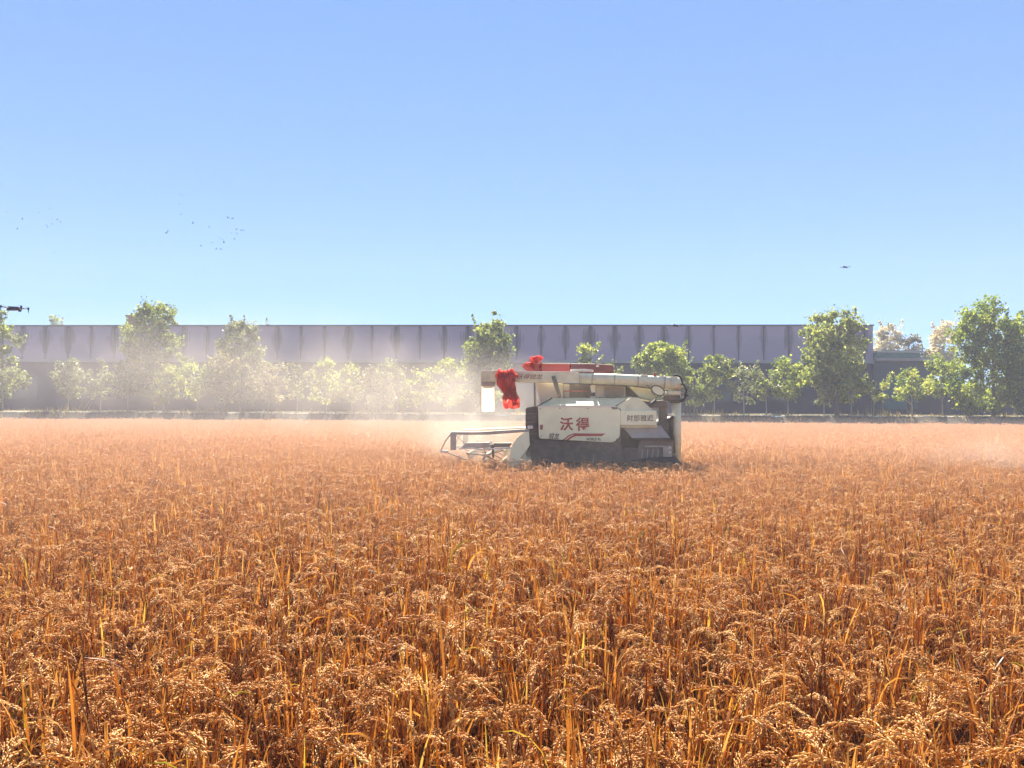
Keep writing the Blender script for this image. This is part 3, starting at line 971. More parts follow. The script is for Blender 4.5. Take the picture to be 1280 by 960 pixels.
for xa, xb, xc in ((683.5, 701.5, 686), (735, 784, 738)):      # gently sloping pale covers on the hood
    bm = bmesh.new()
    n0, n1, f0, f1 = Lp(xa, 501.2, 0.24), Lp(xb, 501.2, 0.24), Lp(xc, 494.6, 0.72), Lp(xb + (2 if xb < 720 else 6), 494.6, 0.72)
    up = Vector((0, 0, 0.0))
    tp = [bm.verts.new(q_) for q_ in (n0, n1, f1, f0)]
    bt = [bm.verts.new(Vector((q_.x, q_.y, n0.z - 0.10))) for q_ in (n0, n1, f1, f0)]
    bm.faces.new(tp); bm.faces.new(bt[::-1])
    for i in range(4): bm.faces.new((tp[i], bt[i], bt[(i + 1) % 4], tp[(i + 1) % 4]))
    bmesh.ops.recalc_face_normals(bm, faces=bm.faces); bevel(bm, 0.03, 3)
    obj('hood_cover', bm, M['canvas'], hood)
bar('hood_seam', [(672.5, 507.6, 0.015), (690, 497.6, 0.30)], 0.016, M['dark'], hood)
# rear housing
prism('rear_housing', [(770, 508.5), (789, 496.5), (799, 497), (819, 515), (822, 535), (776, 535)], 0.05, 1.7, M['cream'], bev=0.02)
prism('housing_step', [(771, 509), (776, 511), (776, 552), (771, 552)], 0.03, 0.3, M['midgrey'])
prism('hinge', [(764, 508.6), (772, 508.6), (772, 511.6), (766, 511.6)], -0.07, 0.02, M['dark'], bev=0.006)
sp_ = prism('rear_sign_panel', [(775.5, 513.2), (821, 513.2), (820.5, 531.6), (775.5, 531.4)], -0.03, 0.045, M['white'], bev=0.012)
text('财部雅返', 783.5, 518.6, 816.8, 526.4, -0.034, M['letter_dark'], sp_, off=0.012)
# straw walker housing and lower rear
bm = bmesh.new()
a, b, c, e = Lp(777, 532, 0.12), Lp(826, 532, 0.12), Lp(838, 547.5, -0.05), Lp(790, 547.5, -0.05)
vv = [bm.verts.new(p) for p in (a, b, c, e)]
ww = [bm.verts.new((p.x, 1.8, p.z)) for p in (a, b, c, e)]
bm.faces.new(vv); bm.faces.new(ww[::-1])
for i in range(4): bm.faces.new((vv[(i + 1) % 4], vv[i], ww[i], ww[(i + 1) % 4]))
bmesh.ops.recalc_face_normals(bm, faces=bm.faces); bevel(bm, 0.012)
obj('straw_chute', bm, M['grey'], hv)
prism('chute_lip', [(788, 547.8), (839, 547.8), (841, 550.5), (796, 550.5)], -0.03, 1.8, M['dark'], bev=0.006)
prism('rear_box', [(800, 550.6), (842, 550.6), (842, 574), (794, 574)], 0.05, 1.85, M['midgrey'], bev=0.015)
prism('rear_box_rib', [(806, 557), (831, 557), (831, 559), (806, 559)], 0.02, 0.06, M['grey'], bev=0.004)
prism('rear_box_hatch', [(829, 558), (840, 557), (840, 571), (829, 571)], 0.0, 0.06, M['grey'], bev=0.008)
for y_ in (559.6, 565.4):
    prism('reflector', [(836, y_ - 1.1), (839.2, y_ - 1.1), (839.2, y_ + 1.1), (836, y_ + 1.1)], -0.02, 0.0, M['canvas'], bev=0.004)
bm = bmesh.new()
a, b, c, e = Lp(804, 569, 0.1), Lp(842, 568, 0.1), Lp(853.5, 581, -0.2), Lp(812, 583, -0.2)
vv = [bm.verts.new(p) for p in (a, b, c, e)]
ww = [bm.verts.new((p.x, 1.9, p.z)) for p in (a, b, c, e)]
bm.faces.new(vv); bm.faces.new(ww[::-1])
for i in range(4): bm.faces.new((vv[(i + 1) % 4], vv[i], ww[i], ww[(i + 1) % 4]))
obj('rear_flap', bm, M['rubber'], hv)
# clutter between the rear housing and the vertical auger
prism('gearbox', round_poly([(812, 503), (822, 503), (822, 514), (812, 514)], 2, range(4)), 0.2, 0.6, M['grey'], bev=0.02)
prism('fuel_filter', round_poly([(825, 506), (834, 506), (834, 530), (825, 530)], 2, range(4)), 0.25, 0.55, M['midgrey'], bev=0.02)
prism('rear_frame', [(820, 531), (842, 520), (842, 560), (826, 560)], 0.2, 1.6, M['dark'])
prism('rear_bracket', [(806, 502), (830, 500), (836, 508), (812, 510)], 0.15, 0.5, M['dark'])
prism('rear_guard', [(834.5, 516.6), (840, 518), (842.4, 520.4), (836, 520.6)], 0.05, 0.3, M['canvas'], bev=0.006)
bar('hose', [(842, 520, 0.1), (837, 525, 0.1), (838, 535, 0.1), (841, 550, 0.1), (842, 566, 0.1)], 0.035, M['rubber'])
bar('hose', [(820, 500, 0.1), (812, 507, 0.12), (806, 510, 0.2)], 0.03, M['rubber'])
# vertical auger and unloading tube
bar('vertical_auger', [(845.6, 586, 0.28), (845.4, 492, 0.28)], [0.098, 0.098], M['cream'], n=18)
prism('auger_collar', [(834, 489), (851, 489), (851, 493.6), (834, 493.2)], 0.12, 0.45, M['cream'], bev=0.01)
prism('auger_motor', [(829, 495.5), (850, 494.2), (852, 500.5), (832, 501.5)], 0.14, 0.42, M['dark'], bev=0.015)
bar('unloading_tube', [(722, 473.0, 0.28), (770, 474.6, 0.28), (820, 477.6, 0.28), (842, 479.6, 0.28)], [0.118, 0.122, 0.128, 0.142], M['cream'], n=22)
bar('tube_elbow', [(838, 479.4, 0.28), (846, 480.4, 0.28), (849.5, 484.5, 0.28), (847, 489.5, 0.28)], [0.144, 0.15, 0.13, 0.11], M['cream'], n=18)
bar('tube_collar', [(829.5, 478.4, 0.28), (831, 478.5, 0.28)], 0.15, M['grey'], n=20)
for bx, by_ in ((806, 468.4), (829, 470.0), (843, 470.6)):
    prism('tube_bracket', [(bx - 5, by_), (bx + 4, by_), (bx + 4, by_ + 1.8), (bx - 5, by_ + 1.8)], 0.2, 0.36, M['canvas'], bev=0.006)
bar('tube_knob', [(818.5, 470, 0.28), (818.5, 466.5, 0.28)], 0.03, M['letter_red'])
boom = prism('unloading_boom', [(600.5, 463.6), (697, 464.4), (724, 465.6), (724, 481), (697, 478.2), (601, 477.2)], 0.14, 0.42, M['cream'], bev=0.025, seg=3)
prism('boom_edge', [(602, 463.2), (720, 464.6), (720, 466.0), (602, 464.8)], 0.13, 0.43, M['canvas'], boom, bev=0.004)
text('沃得锐龙', 646, 467.6, 678.5, 474.0, 0.135, M['letter_brown'], boom, shear=0.25, off=0.01)
prism('boom_cover', [(713, 461.6), (731, 461.2), (742, 462.4), (742, 464.4), (713, 464.2)], 0.3, 0.5, M['canvas'], boom, bev=0.006)
prism('spout_head', [(601, 477.4), (618.6, 477.6), (618, 482.4), (601.6, 482.2)], 0.15, 0.41, M['grey'])
bm = bmesh.new()                                   # canvas apron, open at the back
rows = []
for py_, xa, xb, bl_ in ((482.4, 601.2, 617.6, 0.0), (489, 601.0, 617.6, 0.01), (497, 601.2, 617.8, 0.02), (505, 601.2, 618.2, 0.015), (511, 601.4, 618.4, 0.01), (514.4, 602, 617.2, 0.0)):
    l_, r_ = Lp(xa, py_, 0.37), Lp(xb, py_, 0.37)
    rows.append([bm.verts.new(q_) for q_ in ((l_.x, 0.47, l_.z + .02), (l_.x - bl_, 0.41, l_.z), (l_.x + 0.03, 0.37 - bl_, l_.z - 0.004), ((l_.x + r_.x) / 2, 0.365 - bl_ * 1.6, (l_.z + r_.z) / 2 - 0.008), (r_.x - 0.03, 0.37 - bl_, r_.z - 0.004), (r_.x + bl_, 0.41, r_.z), (r_.x, 0.47, r_.z + .02))])
for i in range(len(rows) - 1):
    for k in range(6): bm.faces.new((rows[i][k], rows[i][k + 1], rows[i + 1][k + 1], rows[i + 1][k]))
obj('spout_chute', bm, M['chute'], hv, smooth=True)
bar('boom_strut', [(691.5, 470, 0.10), (695.5, 483, 0.10), (700, 496.5, 0.12)], 0.042, M['dark'])
# grain tank and operator station
prism('tank_front', [(669.5, 478.2), (697, 478.2), (697, 507), (676, 507)], 0.5, 0.62, M['chute'], bev=0.015)
prism('tank_post', [(698, 478), (703.5, 478), (703.5, 497), (698, 497)], 0.45, 0.6, M['cream'])
prism('tank_side', [(703.8, 478), (712, 478), (712, 498), (703.8, 498)], 0.55, 0.8, M['grey'])
prism('grain_tank', [(712, 477), (800, 477), (800, 500), (712, 500)], 0.75, 1.7, M['dark'])
prism('tank_lid', [(744, 479.6), (782, 480.4), (782, 497), (744, 497)], 0.50, 0.74, M['grey'])
prism('tank_window', [(756, 484.2), (780, 484.2), (780, 495.5), (756, 495.5)], 0.46, 0.497, M['midgrey'], bev=0.006)
prism('tank_rail', [(745, 478.8), (802, 479.2), (802, 480.8), (745, 480.4)], 0.44, 0.5, M['canvas'], bev=0.004)
prism('work_lamp', round_poly([(738, 482), (743.5, 480.5), (744.5, 490), (739.5, 491)], 1, range(4)), 0.42, 0.6, M['canvas'], bev=0.012)
prism('tank_shoulder', [(782.5, 480.4), (802, 479.6), (822, 493), (818, 502), (800, 497)], 0.45, 1.5, M['cream'], bev=0.02)
# oval mirror at the rear
bm = bmesh.new()
c = Lp(822.5, 488.2, 0.05)
ring, ring2 = [], []
for k in range(20):
    a_ = 2 * math.pi * k / 20
    ex, ez = 0.135 * math.cos(a_), 0.088 * math.sin(a_)
    ex, ez = ex * math.cos(-0.5) - ez * math.sin(-0.5), ex * math.sin(-0.5) + ez * math.cos(-0.5)
    ring.append(bm.verts.new((c.x + ex, c.y, c.z + ez))); ring2.append(bm.verts.new((c.x + ex, c.y + 0.05, c.z + ez)))
bm.faces.new(ring); bm.faces.new(ring2[::-1])
for k in range(20): bm.faces.new((ring[(k + 1) % 20], ring[k], ring2[k], ring2[(k + 1) % 20]))
mir = obj('mirror', bm, M['white'], hv)
bm = bmesh.new()
tube(bm, [Vector((q.co.x, c.y - 0.005, q.co.z)) for q in []] or [(c.x + (0.137 * math.cos(t_) * math.cos(-.5) - 0.09 * math.sin(t_) * math.sin(-.5)), c.y - 0.004, c.z + (0.137 * math.cos(t_) * math.sin(-.5) + 0.09 * math.sin(t_) * math.cos(-.5))) for t_ in np.linspace(0, 2 * math.pi, 25)], 0.012, 6)
obj('mirror_rim', bm, M['dark'], mir)
bar('mirror_arm', [(829, 492.5, 0.06), (834, 492, 0.08), (838, 490, 0.2)], 0.022, M['cream'], mir)
bar('control_cable', [(808, 480.5, 0.2), (812, 484, 0.1), (815, 491, 0.05), (821, 497, 0.1)], 0.008, M['dark'])
bar('hydraulic_hose', [(842, 469.5, 0.1), (847, 468.8, 0.08), (851, 472, 0.06), (854, 480, 0.05), (858.5, 487, 0.05), (859, 494, 0.05), (854.5, 501, 0.08), (848, 503, 0.1), (836, 502.4, 0.12)], 0.020, M['rubber'])
bar('hydraulic_hose', [(851, 480, 0.12), (855.5, 481, 0.10), (858, 488, 0.08), (855.5, 498, 0.1), (850, 502, 0.12)], 0.016, M['rubber'])
# canopy over the driver, on posts
can = prism('canopy', [(651.8, 458.4), (660, 454.2), (713, 454.4), (713, 466), (662, 466.4)], 1.05, 1.95, M['redpaint'], bev=0.02)
prism('canopy_rear', [(713.2, 454.4), (742, 454.6), (767, 456.2), (767.4, 464), (750, 466.4), (713.2, 466.4)], 1.02, 1.95, M['maroon'], can, bev=0.015)
prism('canopy_edge', [(663, 453.4), (713, 453.8), (713, 455.0), (663, 454.8)], 1.0, 1.96, M['canvas'], can, bev=0.004)
for px_, d_ in ((668, 1.85), (764, 1.15), (764, 1.85)):
    bar('canopy_post', [(px_, 465, d_), (px_ + 1, 520, d_)], 0.022, M['midgrey'], can)
prism('driver_seat', round_poly([(690, 482), (700, 480), (703, 500), (715, 501), (715, 508), (690, 508)], 2, range(6)), 1.3, 1.75, M['rubber'], bev=0.03)
prism('driver_floor', [(664, 520), (720, 520), (720, 527), (664, 527)], 1.05, 1.95, M['dark'])
prism('work_light', [(745, 456.8), (748.5, 456.4), (749, 458.4), (745.5, 458.6)], 0.97, 1.02, M['canvas'], can, bev=0.004)

# bolts, weld rings and pipes that break up the big panels
for bx, by_ in ((675.5, 511), (700, 510.2), (735, 510.4), (766, 511), (676.5, 545), (771, 548.5)):
    c_ = Lp(bx, by_, -0.05); bm = bmesh.new(); tube(bm, [(c_.x, -0.066, c_.z), (c_.x, -0.048, c_.z)], 0.012, 8); obj('bolt', bm, M['midgrey'], panel)
for bx, by_, rr in ((740, 473.6, 0.127), (768, 474.5, 0.129), (797, 476.2, 0.133)):
    bar('weld_ring', [(bx - 0.5, by_, 0.28), (bx + 0.5, by_ + 0.05, 0.28)], rr, M['grey'], n=20)
bar('hydraulic_pipe', [(704, 479.5, 0.12), (740, 480.4, 0.12), (790, 482.6, 0.12), (828, 487.5, 0.12)], 0.013, M['dark'])
bar('hand_rail', [(705, 499, 0.5), (705, 489, 0.5), (733, 489, 0.5), (733, 499, 0.5)], 0.012, M['redpaint'])
prism('vent', [(781, 517), (782, 517), (782, 517.6), (781, 517.6)], -0.034, -0.03, M['midgrey'], sp_, bev=0)
for k in range(4):
    prism('rib', [(803 + k * 6.5, 561), (804.2 + k * 6.5, 561), (803 + k * 6.5, 572), (801.8 + k * 6.5, 572)], 0.03, 0.06, M['grey'], bev=0.003)
bar('exhaust_pipe', [(724, 500, 1.5), (724, 471, 1.5), (727, 468, 1.5)], 0.045, M['midgrey'])

# cutting header
hd = prism('header', [(646, 560), (662, 556), (668, 590), (640, 600), (625, 602), (628, 596)], 0.06, 2.02, M['cream'])
plate = [(636.5, 571), (640.5, 556), (646, 547.5), (655, 540.5), (661.5, 539.5), (662.5, 556), (659, 562.5), (652, 571), (648, 590), (632, 596)]
prism('end_plate', plate, -0.02, 0.05, M['white'], hd, bev=0.01)
bm = bmesh.new()
pp = [Lp(x_, y_, 0.0) for x_, y_ in plate]
v0 = [bm.verts.new((p.x, 2.03, p.z)) for p in pp]; v1 = [bm.verts.new((p.x, 2.09, p.z)) for p in pp]
bm.faces.new(v0); bm.faces.new(v1[::-1])
for i in range(len(pp)): bm.faces.new((v0[(i + 1) % len(pp)], v0[i], v1[i], v1[(i + 1) % len(pp)]))
obj('end_plate', bm, M['cream'], hd)
c = Lp(640, 590, 0.0)
bm = bmesh.new(); tube(bm, [(c.x, 0.06, c.z), (c.x, 2.02, c.z)], 0.2, 20); obj('feed_auger', bm, M['steel'], hd)
bm = bmesh.new(); q0, q1 = Lp(660, 560, 0.6), Lp(690, 545, 0.6); box(bm, q0.x - .15, q1.x, 0.5, 1.2, q0.z - .3, q1.z); obj('feeder_house', bm, M['midgrey'], hv)
rl = prism('reel_arm', [(563.5, 539.6), (600, 539.8), (661.5, 535.8), (662.5, 539.6), (612, 543.4), (566, 543.6)], 0.0, 0.07, M['grey'], hd, bev=0.006)
bm = bmesh.new()
for dd in (2.0,):
    tube(bm, [Vector((Lp(564, 541.5, 0).x, dd, Lp(564, 541.5, 0).z)), Vector((Lp(662, 538, 0).x, dd, Lp(662, 538, 0).z))], 0.03, 8)
obj('reel_arm', bm, M['cream'], hd)
for dv in (0.0, 2.0):
    bm = bmesh.new()
    def q(px_, py_): p = Lp(px_, py_, 0); return Vector((p.x, dv, p.z))
    tube(bm, [q(565.5, 540.5), q(557, 551.5), q(551.2, 565.0)], 0.014, 8)
    tube(bm, [q(567, 541), q(576, 549), q(585, 558)], 0.008, 6)
    tube(bm, [q(551.2, 564.6), q(560, 565.6), q(585, 575), (q(630, 590))], 0.014, 8)
    dvd = obj('crop_divider', bm, M['grey'], hd)
    bm = bmesh.new()
    a, b = q(563.6, 541.5), q(570.6, 562.5); box(bm, a.x, b.x, dv - 0.02, dv + 0.02, b.z, a.z); obj('divider_plate', bm, M['grey'], dvd)
    bm = bmesh.new()
    a, b = q(551.5, 562.6), q(560.5, 565.2); box(bm, a.x, b.x, dv - 0.05, dv + 0.05, b.z, a.z); obj('divider_shoe', bm, M['canvas'], dvd)
# reel: five tined bats on a shaft
cx, cz = Lp(608, 569, 0.1).x, Lp(608, 569, 0.1).z
bm = bmesh.new(); tube(bm, [(cx, 0.1, cz), (cx, 1.95, cz)], 0.035, 10); reel = obj('reel', bm, M['steel'], hd)
for k in range(5):
    a_ = R(28 + 72 * k)
    ex, ez = cx + 0.40 * math.cos(a_), cz + 0.22 * math.sin(a_)
    bm = bmesh.new()
    tube(bm, [(ex, 0.12, ez), (ex, 1.93, ez)], 0.024, 8)
    for j in range(16):
        yy_ = 0.18 + j * 0.115
        tube(bm, [(ex, yy_, ez), (ex + 0.03, yy_, ez - 0.13)], 0.006, 4)
    obj('reel_bat', bm, M['grey'], reel)
    bm = bmesh.new()
    for yy_ in (0.12, 1.0, 1.93): tube(bm, [(cx, yy_, cz), (ex, yy_, ez)], 0.012, 6)
    obj('reel_spoke', bm, M['midgrey'], reel)
prism('reel_shield', [(583, 553.4), (612, 553), (613, 558.6), (598, 560.5), (575, 560.5)], 0.02, 0.06, M['grey'], hd, bev=0.008)
prism('reel_shield', [(617.5, 553.6), (641, 553.4), (637, 559), (617.5, 559)], 0.02, 0.06, M['midgrey'], hd, bev=0.008)
bar('cutter_guard', [(574, 560.8, 0.0), (590, 559.8, 0.0), (602, 562.4, 0.0), (612, 561, 0.0), (640, 560, 0.0)], 0.018, M['canvas'], hd)
bar('reel_drive', [(615, 556, 0.02), (616.5, 561, 0.02), (617.2, 572, 0.02)], [0.045, 0.03, 0.02], M['dark'], hd)


# ------------------------------------------------------------------ red silk ribbons tied on the machine
def silk(name, label, ball, tails, seed, d):
    r = np.random.default_rng(seed)
    o = empty(name, HINV.inverted() @ Lp(*ball[0], d), label, 'ribbon', 'red silk ribbons on the harvester', rz=HRZ)
    org = Lp(*ball[0], d)
    bm = bmesh.new()
    for (bx, by_), br, sz in zip(ball, [b_ for b_ in tails['r']], tails['s']):
        c_ = Lp(bx, by_, d) - org
        for k_ in range(15):
            dr = Vector(unit(r.normal(size=3))); sd = dr.cross(Vector(unit(r.normal(size=3)))).normalized(); nr = dr.cross(sd)
            L_ = r.uniform(0.75, 1.1); wd_ = r.uniform(0.30, 0.5)
            prev = None
            for i_ in range(13):
                t2_ = i_ / 12
                rad_ = math.sin(math.pi * t2_) * L_
                mid_ = dr * rad_ + sd * (0.34 * math.cos(math.pi * t2_) * math.sin(math.pi * t2_) ** 0.5)
                row = []
                for e_ in (-1, -0.33, 0.33, 1):
                    pnt = mid_ + nr * (e_ * wd_ * (0.25 + 0.75 * math.sin(math.pi * t2_))) + sd * (0.06 * math.sin(6 * e_ + i_))
                    row.append(bm.verts.new(c_ + Vector((pnt.x * sz[0], pnt.y * sz[2], pnt.z * sz[1]))))
                if prev:
                    for e_ in range(3): bm.faces.new((prev[e_], prev[e_ + 1], row[e_ + 1], row[e_]))
                prev = row
    obj('bow', bm, M['silk'], o, smooth=True)
    for pts, wid in tails['t']:
        bm = bmesh.new()
        P_ = [Lp(x_, y_, d - 0.06) - org for x_, y_ in pts]
        m_ = 24; nw = 9
        grid = []
        for i in range(m_):
            f_ = i / (m_ - 1) * (len(P_) - 1); j = min(len(P_) - 2, int(f_)); c_ = P_[j].lerp(P_[j + 1], f_ - j)
            wd = np.interp(i / (m_ - 1), np.linspace(0, 1, len(wid)), wid)
            row = []
            for q_ in range(nw):
                s_ = q_ / (nw - 1) - 0.5
                row.append(bm.verts.new(c_ + Vector((s_ * wd + 0.010 * math.sin(i * .9 + q_), 0.035 * math.sin(s_ * 14 + i * 0.35 + seed) + 0.02 * math.sin(i * 0.8), 0.012 * math.sin(s_ * 9 + i)))))
            grid.append(row)
        for i in range(m_ - 1):
            for q_ in range(nw - 1):
                bm.faces.new((grid[i][q_], grid[i][q_ + 1], grid[i + 1][q_ + 1], grid[i + 1][q_]))
        bmesh.ops.solidify(bm, geom=list(bm.faces), thickness=0.006)
        obj('tail', bm, M['silk'], o, smooth=True)
    return o


silk('red_ribbon', 'large red silk bow with long hanging tails tied round the unloading boom',
     [(633, 473), (626, 469), (640, 470)], {'r': [1, 1, 1], 's': [(0.17, 0.20, 0.17), (0.12, 0.13, 0.12), (0.12, 0.14, 0.13)],
      't': [([(632, 466), (633, 482), (638, 492), (643, 500), (641, 510.5)], [0.42, 0.38, 0.28, 0.24, 0.28]),
            ([(636, 480), (634, 492), (631, 500), (633, 511)], [0.2, 0.16, 0.10, 0.09]),
            ([(641, 485), (642, 497), (645, 506)], [0.12, 0.14, 0.12])]}, 3, 0.08)
silk('red_ribbon', 'smaller red silk bow crumpled on the front tip of the canopy',
     [(667, 450.5), (673, 449.5), (661, 455)], {'r': [1, 1, 1], 's': [(0.14, 0.10, 0.14), (0.12, 0.09, 0.13), (0.13, 0.045, 0.12)],
      't': [([(663, 456), (667, 461), (675, 465)], [0.08, 0.05, 0.03]), ([(676, 454), (675, 460), (677, 465)], [0.05, 0.04, 0.05]),
            ([(652, 457), (660, 455), (672, 453)], [0.05, 0.12, 0.16])]}, 5, 0.98)


# ------------------------------------------------------------------ drones filming the harvest
def drone(px, py, Y, span, label, m, yaw=0.0):
    p = at(px, py, Y)
    o = empty('camera_drone', p, label, 'drone', 'drones over the field', rz=yaw)
    s = span
    bm = bmesh.new(); box(bm, -0.32 * s, 0.26 * s, -0.10 * s, 0.10 * s, -0.11 * s, 0.085 * s)
    for v_ in bm.verts:
        if v_.co.z > 0: v_.co.x *= 0.8; v_.co.y *= 0.75
        if v_.co.x > 0.1 * s: v_.co.z *= 0.8
    bmesh.ops.recalc_face_normals(bm, faces=bm.faces); bevel(bm, 0.025 * s, 3)
    body = obj('body', bm, m, o, smooth=False)
    bm = bmesh.new(); box(bm, 0.16 * s, 0.26 * s, -0.045 * s, 0.045 * s, -0.15 * s, -0.088 * s); bevel(bm, 0.012 * s); obj('camera', bm, M['drone'], o)
    for sx in (-1, 1):
        for sy in (-1, 1):
            tip = Vector((0.42 * s * sx, 0.34 * s * sy, 0.03 * s))
            bm = bmesh.new(); tube(bm, [(0.16 * s * sx, 0.07 * s * sy, 0.0), tip], [0.028 * s, 0.02 * s], 8)
            arm = obj('arm', bm, m, o, smooth=True)
            bm = bmesh.new(); tube(bm, [tip + Vector((0, 0, -0.045 * s)), tip + Vector((0, 0, 0.05 * s))], 0.04 * s, 10); obj('motor', bm, M['drone'], arm)
            bm = bmesh.new(); a_ = 0.4 + sx + 2 * sy
            for q_ in (0, math.pi):
                u_ = Vector((math.cos(a_ + q_), math.sin(a_ + q_), 0)); n_ = Vector((-u_.y, u_.x, 0))
                pr = tip + Vector((0, 0, 0.058 * s))
                vs_ = [bm.verts.new(pr + u_ * e_ * s + n_ * w_ * s + Vector((0, 0, h_ * s))) for e_, w_, h_ in ((0.01, -0.012, 0), (0.10, -0.026, 0.006), (0.22, -0.010, 0.004), (0.22, 0.008, 0.010), (0.10, 0.020, 0.014), (0.01, 0.012, 0.008))]
                bm.faces.new(vs_)
            bmesh.ops.solidify(bm, geom=list(bm.faces), thickness=0.004 * s)
            obj('propeller', bm, M['drone'], arm)
            bm = bmesh.new(); tube(bm, [tip + Vector((0, 0, -0.04 * s)), tip + Vector((0.015 * s * sx, 0, -0.19 * s))], [0.022 * s, 0.010 * s], 6); obj('leg', bm, M['drone'], arm)
    return o


drone(16, 385, 12.5, 0.36, 'dark camera drone hovering over the factory roof at the far left', M['drone2'], 0.15)
drone(1058, 333, 30, 0.30, 'tiny black drone alone in the open sky on the right', M['drone'], 0.1)
drone(845, 406.5, 26, 0.34, 'small dark drone skimming the factory roof edge above the unloading tube', M['drone'], 0.4)

# ------------------------------------------------------------------ birds
BL = [(3, 263), (22, 266.5), (23, 272.5), (17, 285), (44, 263.5), (57.5, 259.5), (54, 280.5), (55, 283), (60.5, 272.5), (60.5, 279), (67, 273.5), (71, 276.5), (34.5, 295), (37.5, 300), (63, 315)]
BR = [(221.5, 241), (220.3, 253.8), (221.4, 266.3), (237.6, 278), (206.3, 287), (204.4, 290), (258.4, 282.8), (282, 271.3), (287.8, 271.2), (291.8, 282.4), (291.8, 285.6), (298.4, 287.4), (301.8, 286.4), (285.6, 290), (293.3, 291.3), (281.4, 296.4), (289.7, 297), (271.8, 296.7), (275, 298.2), (276.9, 302.2), (262, 302), (248.5, 306.4), (267.3, 310.5), (274, 311)]


def bird_mesh(flap, seed):
    bm = bmesh.new()
    tube(bm, [(-0.085, 0, 0), (-0.04, 0, 0.004), (0.02, 0, 0.006), (0.065, 0, 0.010), (0.085, 0, 0.008)], [0.004, 0.018, 0.026, 0.016, 0.003], 8)
    t_ = [bm.verts.new(p_) for p_ in ((-0.07, -0.01, 0.003), (-0.07, 0.01, 0.003), (-0.13, 0.022, 0.0), (-0.13, -0.022, 0.0))]; bm.faces.new(t_)
    for sy in (-1, 1):
        z1, z2 = 0.06 * flap, 0.11 * flap
        w_ = [bm.verts.new(p_) for p_ in ((0.04, sy * 0.012, 0.012), (0.045, sy * 0.075, 0.012 + z1), (0.0, sy * 0.16, 0.012 + z2), (-0.025, sy * 0.09, 0.010 + z1), (-0.035, sy * 0.012, 0.010))]
        bm.faces.new(w_)
    me_ = bpy.data.meshes.new('bird'); bmesh.ops.recalc_face_normals(bm, faces=bm.faces); bm.to_mesh(me_); bm.free(); me_.materials.append(M['bird'])
    return me_


bms = [bird_mesh(f_, 0) for f_ in (-0.8, 0.2, 0.9, 1.3)]
for flock, lb, gp_ in ((BL, 'tiny dark bird in the scattered flock near the left edge of the sky', 'birds of the left flock'),
                       (BR, 'tiny dark bird in the denser flock above the broad tall tree', 'birds of the right flock')):
    for i, (px_, py_) in enumerate(flock):
        o = link('bird', bms[i % 4])
        o.location = at(px_, py_, 80 + 8 * math.sin(i * 2.3))
        sc = 1.15 if flock is BR else 0.95
        o.scale = (sc, sc, sc)
        o.rotation_euler = (random.uniform(-0.5, 0.5), random.uniform(-0.4, 0.4), random.uniform(0, 6.28))
        setp(o, lb, 'bird', gp_)


# ------------------------------------------------------------------ dust thrown up by the header, drifting left
def dust(name, lo, hi, blobs, label, dens, col=(0.62, 0.58, 0.54)):
    lo, hi = Vector(lo), Vector(hi)
    bm = bmesh.new(); box(bm, lo.x, hi.x, lo.y, hi.y, lo.z, hi.z)
    m, n, p, out = base_mat(name + '_air')
    n.nodes.remove(p)
    N = n.nodes.new; L = n.links.new
    tc = N('ShaderNodeTexCoord')
    tot = None
    for (c, rad, wgt) in blobs:
        mp = N('ShaderNodeMapping'); mp.vector_type = 'TEXTURE'
        mp.inputs['Location'].default_value = c; mp.inputs['Scale'].default_value = rad
        L(tc.outputs['Object'], mp.inputs[0])
        ln = N('ShaderNodeVectorMath'); ln.operation = 'LENGTH'; L(mp.outputs[0], ln.inputs[0])
        mr = N('ShaderNodeMapRange'); mr.interpolation_type = 'SMOOTHSTEP'
        mr.inputs[1].default_value = 0.0; mr.inputs[2].default_value = 1.0; mr.inputs[3].default_value = wgt; mr.inputs[4].default_value = 0.0
        L(ln.outputs['Value'], mr.inputs[0])
        if tot is None: tot = mr.outputs[0]
        else:
            ad = N('ShaderNodeMath'); ad.operation = 'ADD'; L(tot, ad.inputs[0]); L(mr.outputs[0], ad.inputs[1]); tot = ad.outputs[0]
    nz = N('ShaderNodeTexNoise'); nz.inputs['Scale'].default_value = 0.7; nz.inputs['Detail'].default_value = 4
    L(tc.outputs['Object'], nz.inputs['Vector'])
    m2 = N('ShaderNodeMapRange'); m2.inputs[1].default_value = 0.33; m2.inputs[2].default_value = 0.68; m2.inputs[3].default_value = 0.1; m2.inputs[4].default_value = 1.9
    L(nz.outputs[0], m2.inputs[0])
    mu = N('ShaderNodeMath'); mu.operation = 'MULTIPLY'; L(tot, mu.inputs[0]); L(m2.outputs[0], mu.inputs[1])
    mu2 = N('ShaderNodeMath'); mu2.operation = 'MULTIPLY'; L(mu.outputs[0], mu2.inputs[0]); mu2.inputs[1].default_value = dens
    pv = N('ShaderNodeVolumePrincipled'); pv.inputs['Color'].default_value = (*col, 1); pv.inputs['Anisotropy'].default_value = 0.35
    L(mu2.outputs[0], pv.inputs['Density'])
    L(pv.outputs[0], out.inputs['Volume'])
    return setp(obj(name, bm, m), label, None, None, 'stuff')


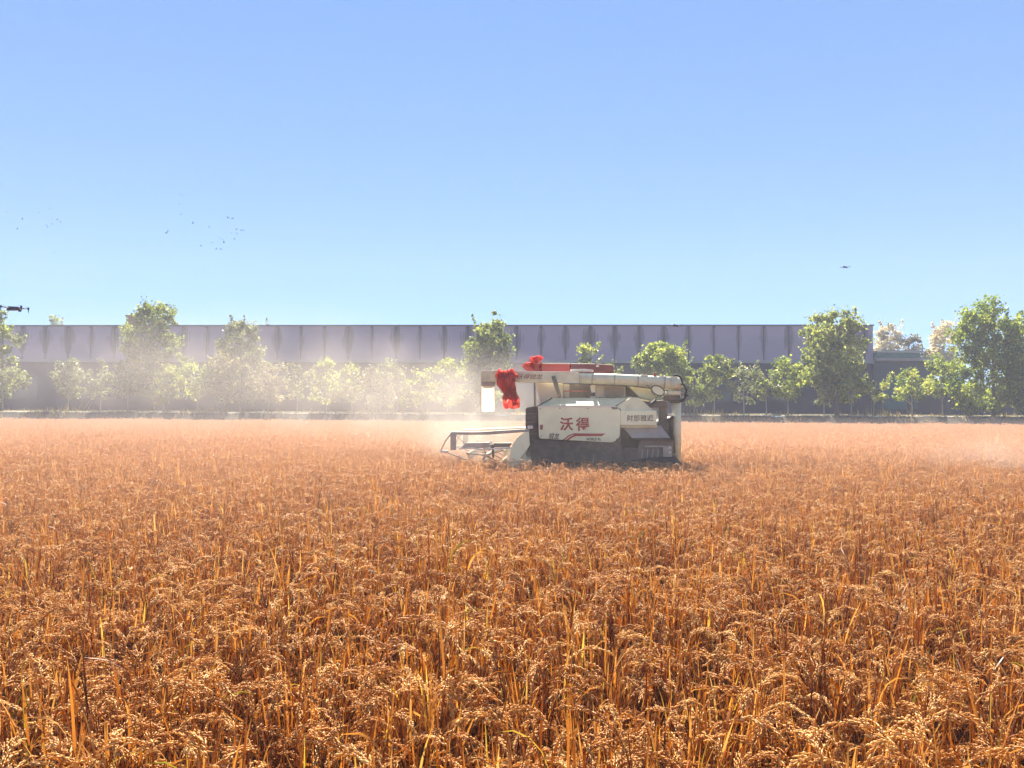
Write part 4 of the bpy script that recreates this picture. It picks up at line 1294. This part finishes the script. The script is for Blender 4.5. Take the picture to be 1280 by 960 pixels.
DUST = True
if DUST:
    c1 = at(598, 505, 18.6); c2 = at(500, 490, 21); c3 = at(330, 470, 26); c4 = at(120, 470, 30); c5 = at(592, 548, 17.0)
    dust('dust_cloud', (-24, 14.0, 0.3), (5.2, 36, 7.5),
         [(c1, (2.6, 2.0, 1.6), 0.85), (c2, (4.8, 3.2, 1.9), 0.40), (c3, (9, 7, 2.9), 0.11), (c4, (11, 8, 3.1), 0.075), (c5, (1.7, 1.6, 0.8), 1.15), (tuple(at(730, 520, 15.0)), (3.4, 1.0, 1.5), 0.25)],
         'beige dust blowing left from the cutting header', 0.30)
    vb = bmesh.new()                        # thin veil of settled-out dust hanging at crop height over the whole field
    box(vb, -60, 60, -3, 55.0, -1.2, 1.42)
    vm, vn, vp, vo = base_mat('field_dust'); vn.nodes.remove(vp)
    vv_ = vn.nodes.new('ShaderNodeVolumePrincipled'); vv_.inputs['Color'].default_value = (0.80, 0.74, 0.68, 1); vv_.inputs['Density'].default_value = 0.0032; vv_.inputs['Anisotropy'].default_value = 0.2
    vn.links.new(vv_.outputs[0], vo.inputs['Volume'])
    setp(obj('dust_veil', vb, vm), 'thin dust hanging over the crop', None, None, 'stuff')
    c6 = at(1250, 572, 17.0)
    dust('dust_patch', (8.2, 13.5, 0.5), (14.0, 20.5, 2.2), [(c6, (2.3, 3.0, 0.75), 1.0)], 'low patch of dust lying over the crop at the right', 0.07)

# chaff and straw bits flying in the dust
n = 420
r_ = np.random.default_rng(77)
base = np.array(at(600, 535, 18.0))
P0 = base + r_.normal(size=(n, 3)) * np.array([1.0, 0.7, 0.5]) + np.abs(r_.normal(size=(n, 1))) * np.array([-1.4, 0.3, 0.35])
P0[:, 2] = np.clip(P0[:, 2], 0.7, 4.5)
d_ = unit(r_.normal(size=(n, 3))); s_ = unit(np.cross(d_, r_.normal(size=(n, 3))))
ln_ = r_.uniform(0.008, 0.035, (n, 1)); wd_ = r_.uniform(0.002, 0.004, (n, 1))
V = np.stack([P0 - d_ * ln_, P0 + s_ * wd_, P0 + d_ * ln_, P0 - s_ * wd_], 1).reshape(-1, 3)
setp(link('chaff', np_mesh('chaff', V, np.arange(4 * n).reshape(-1, 4), np.full(4 * n, 0.7)), gm), 'bits of chaff and straw flying in the dust', None, None, 'stuff')
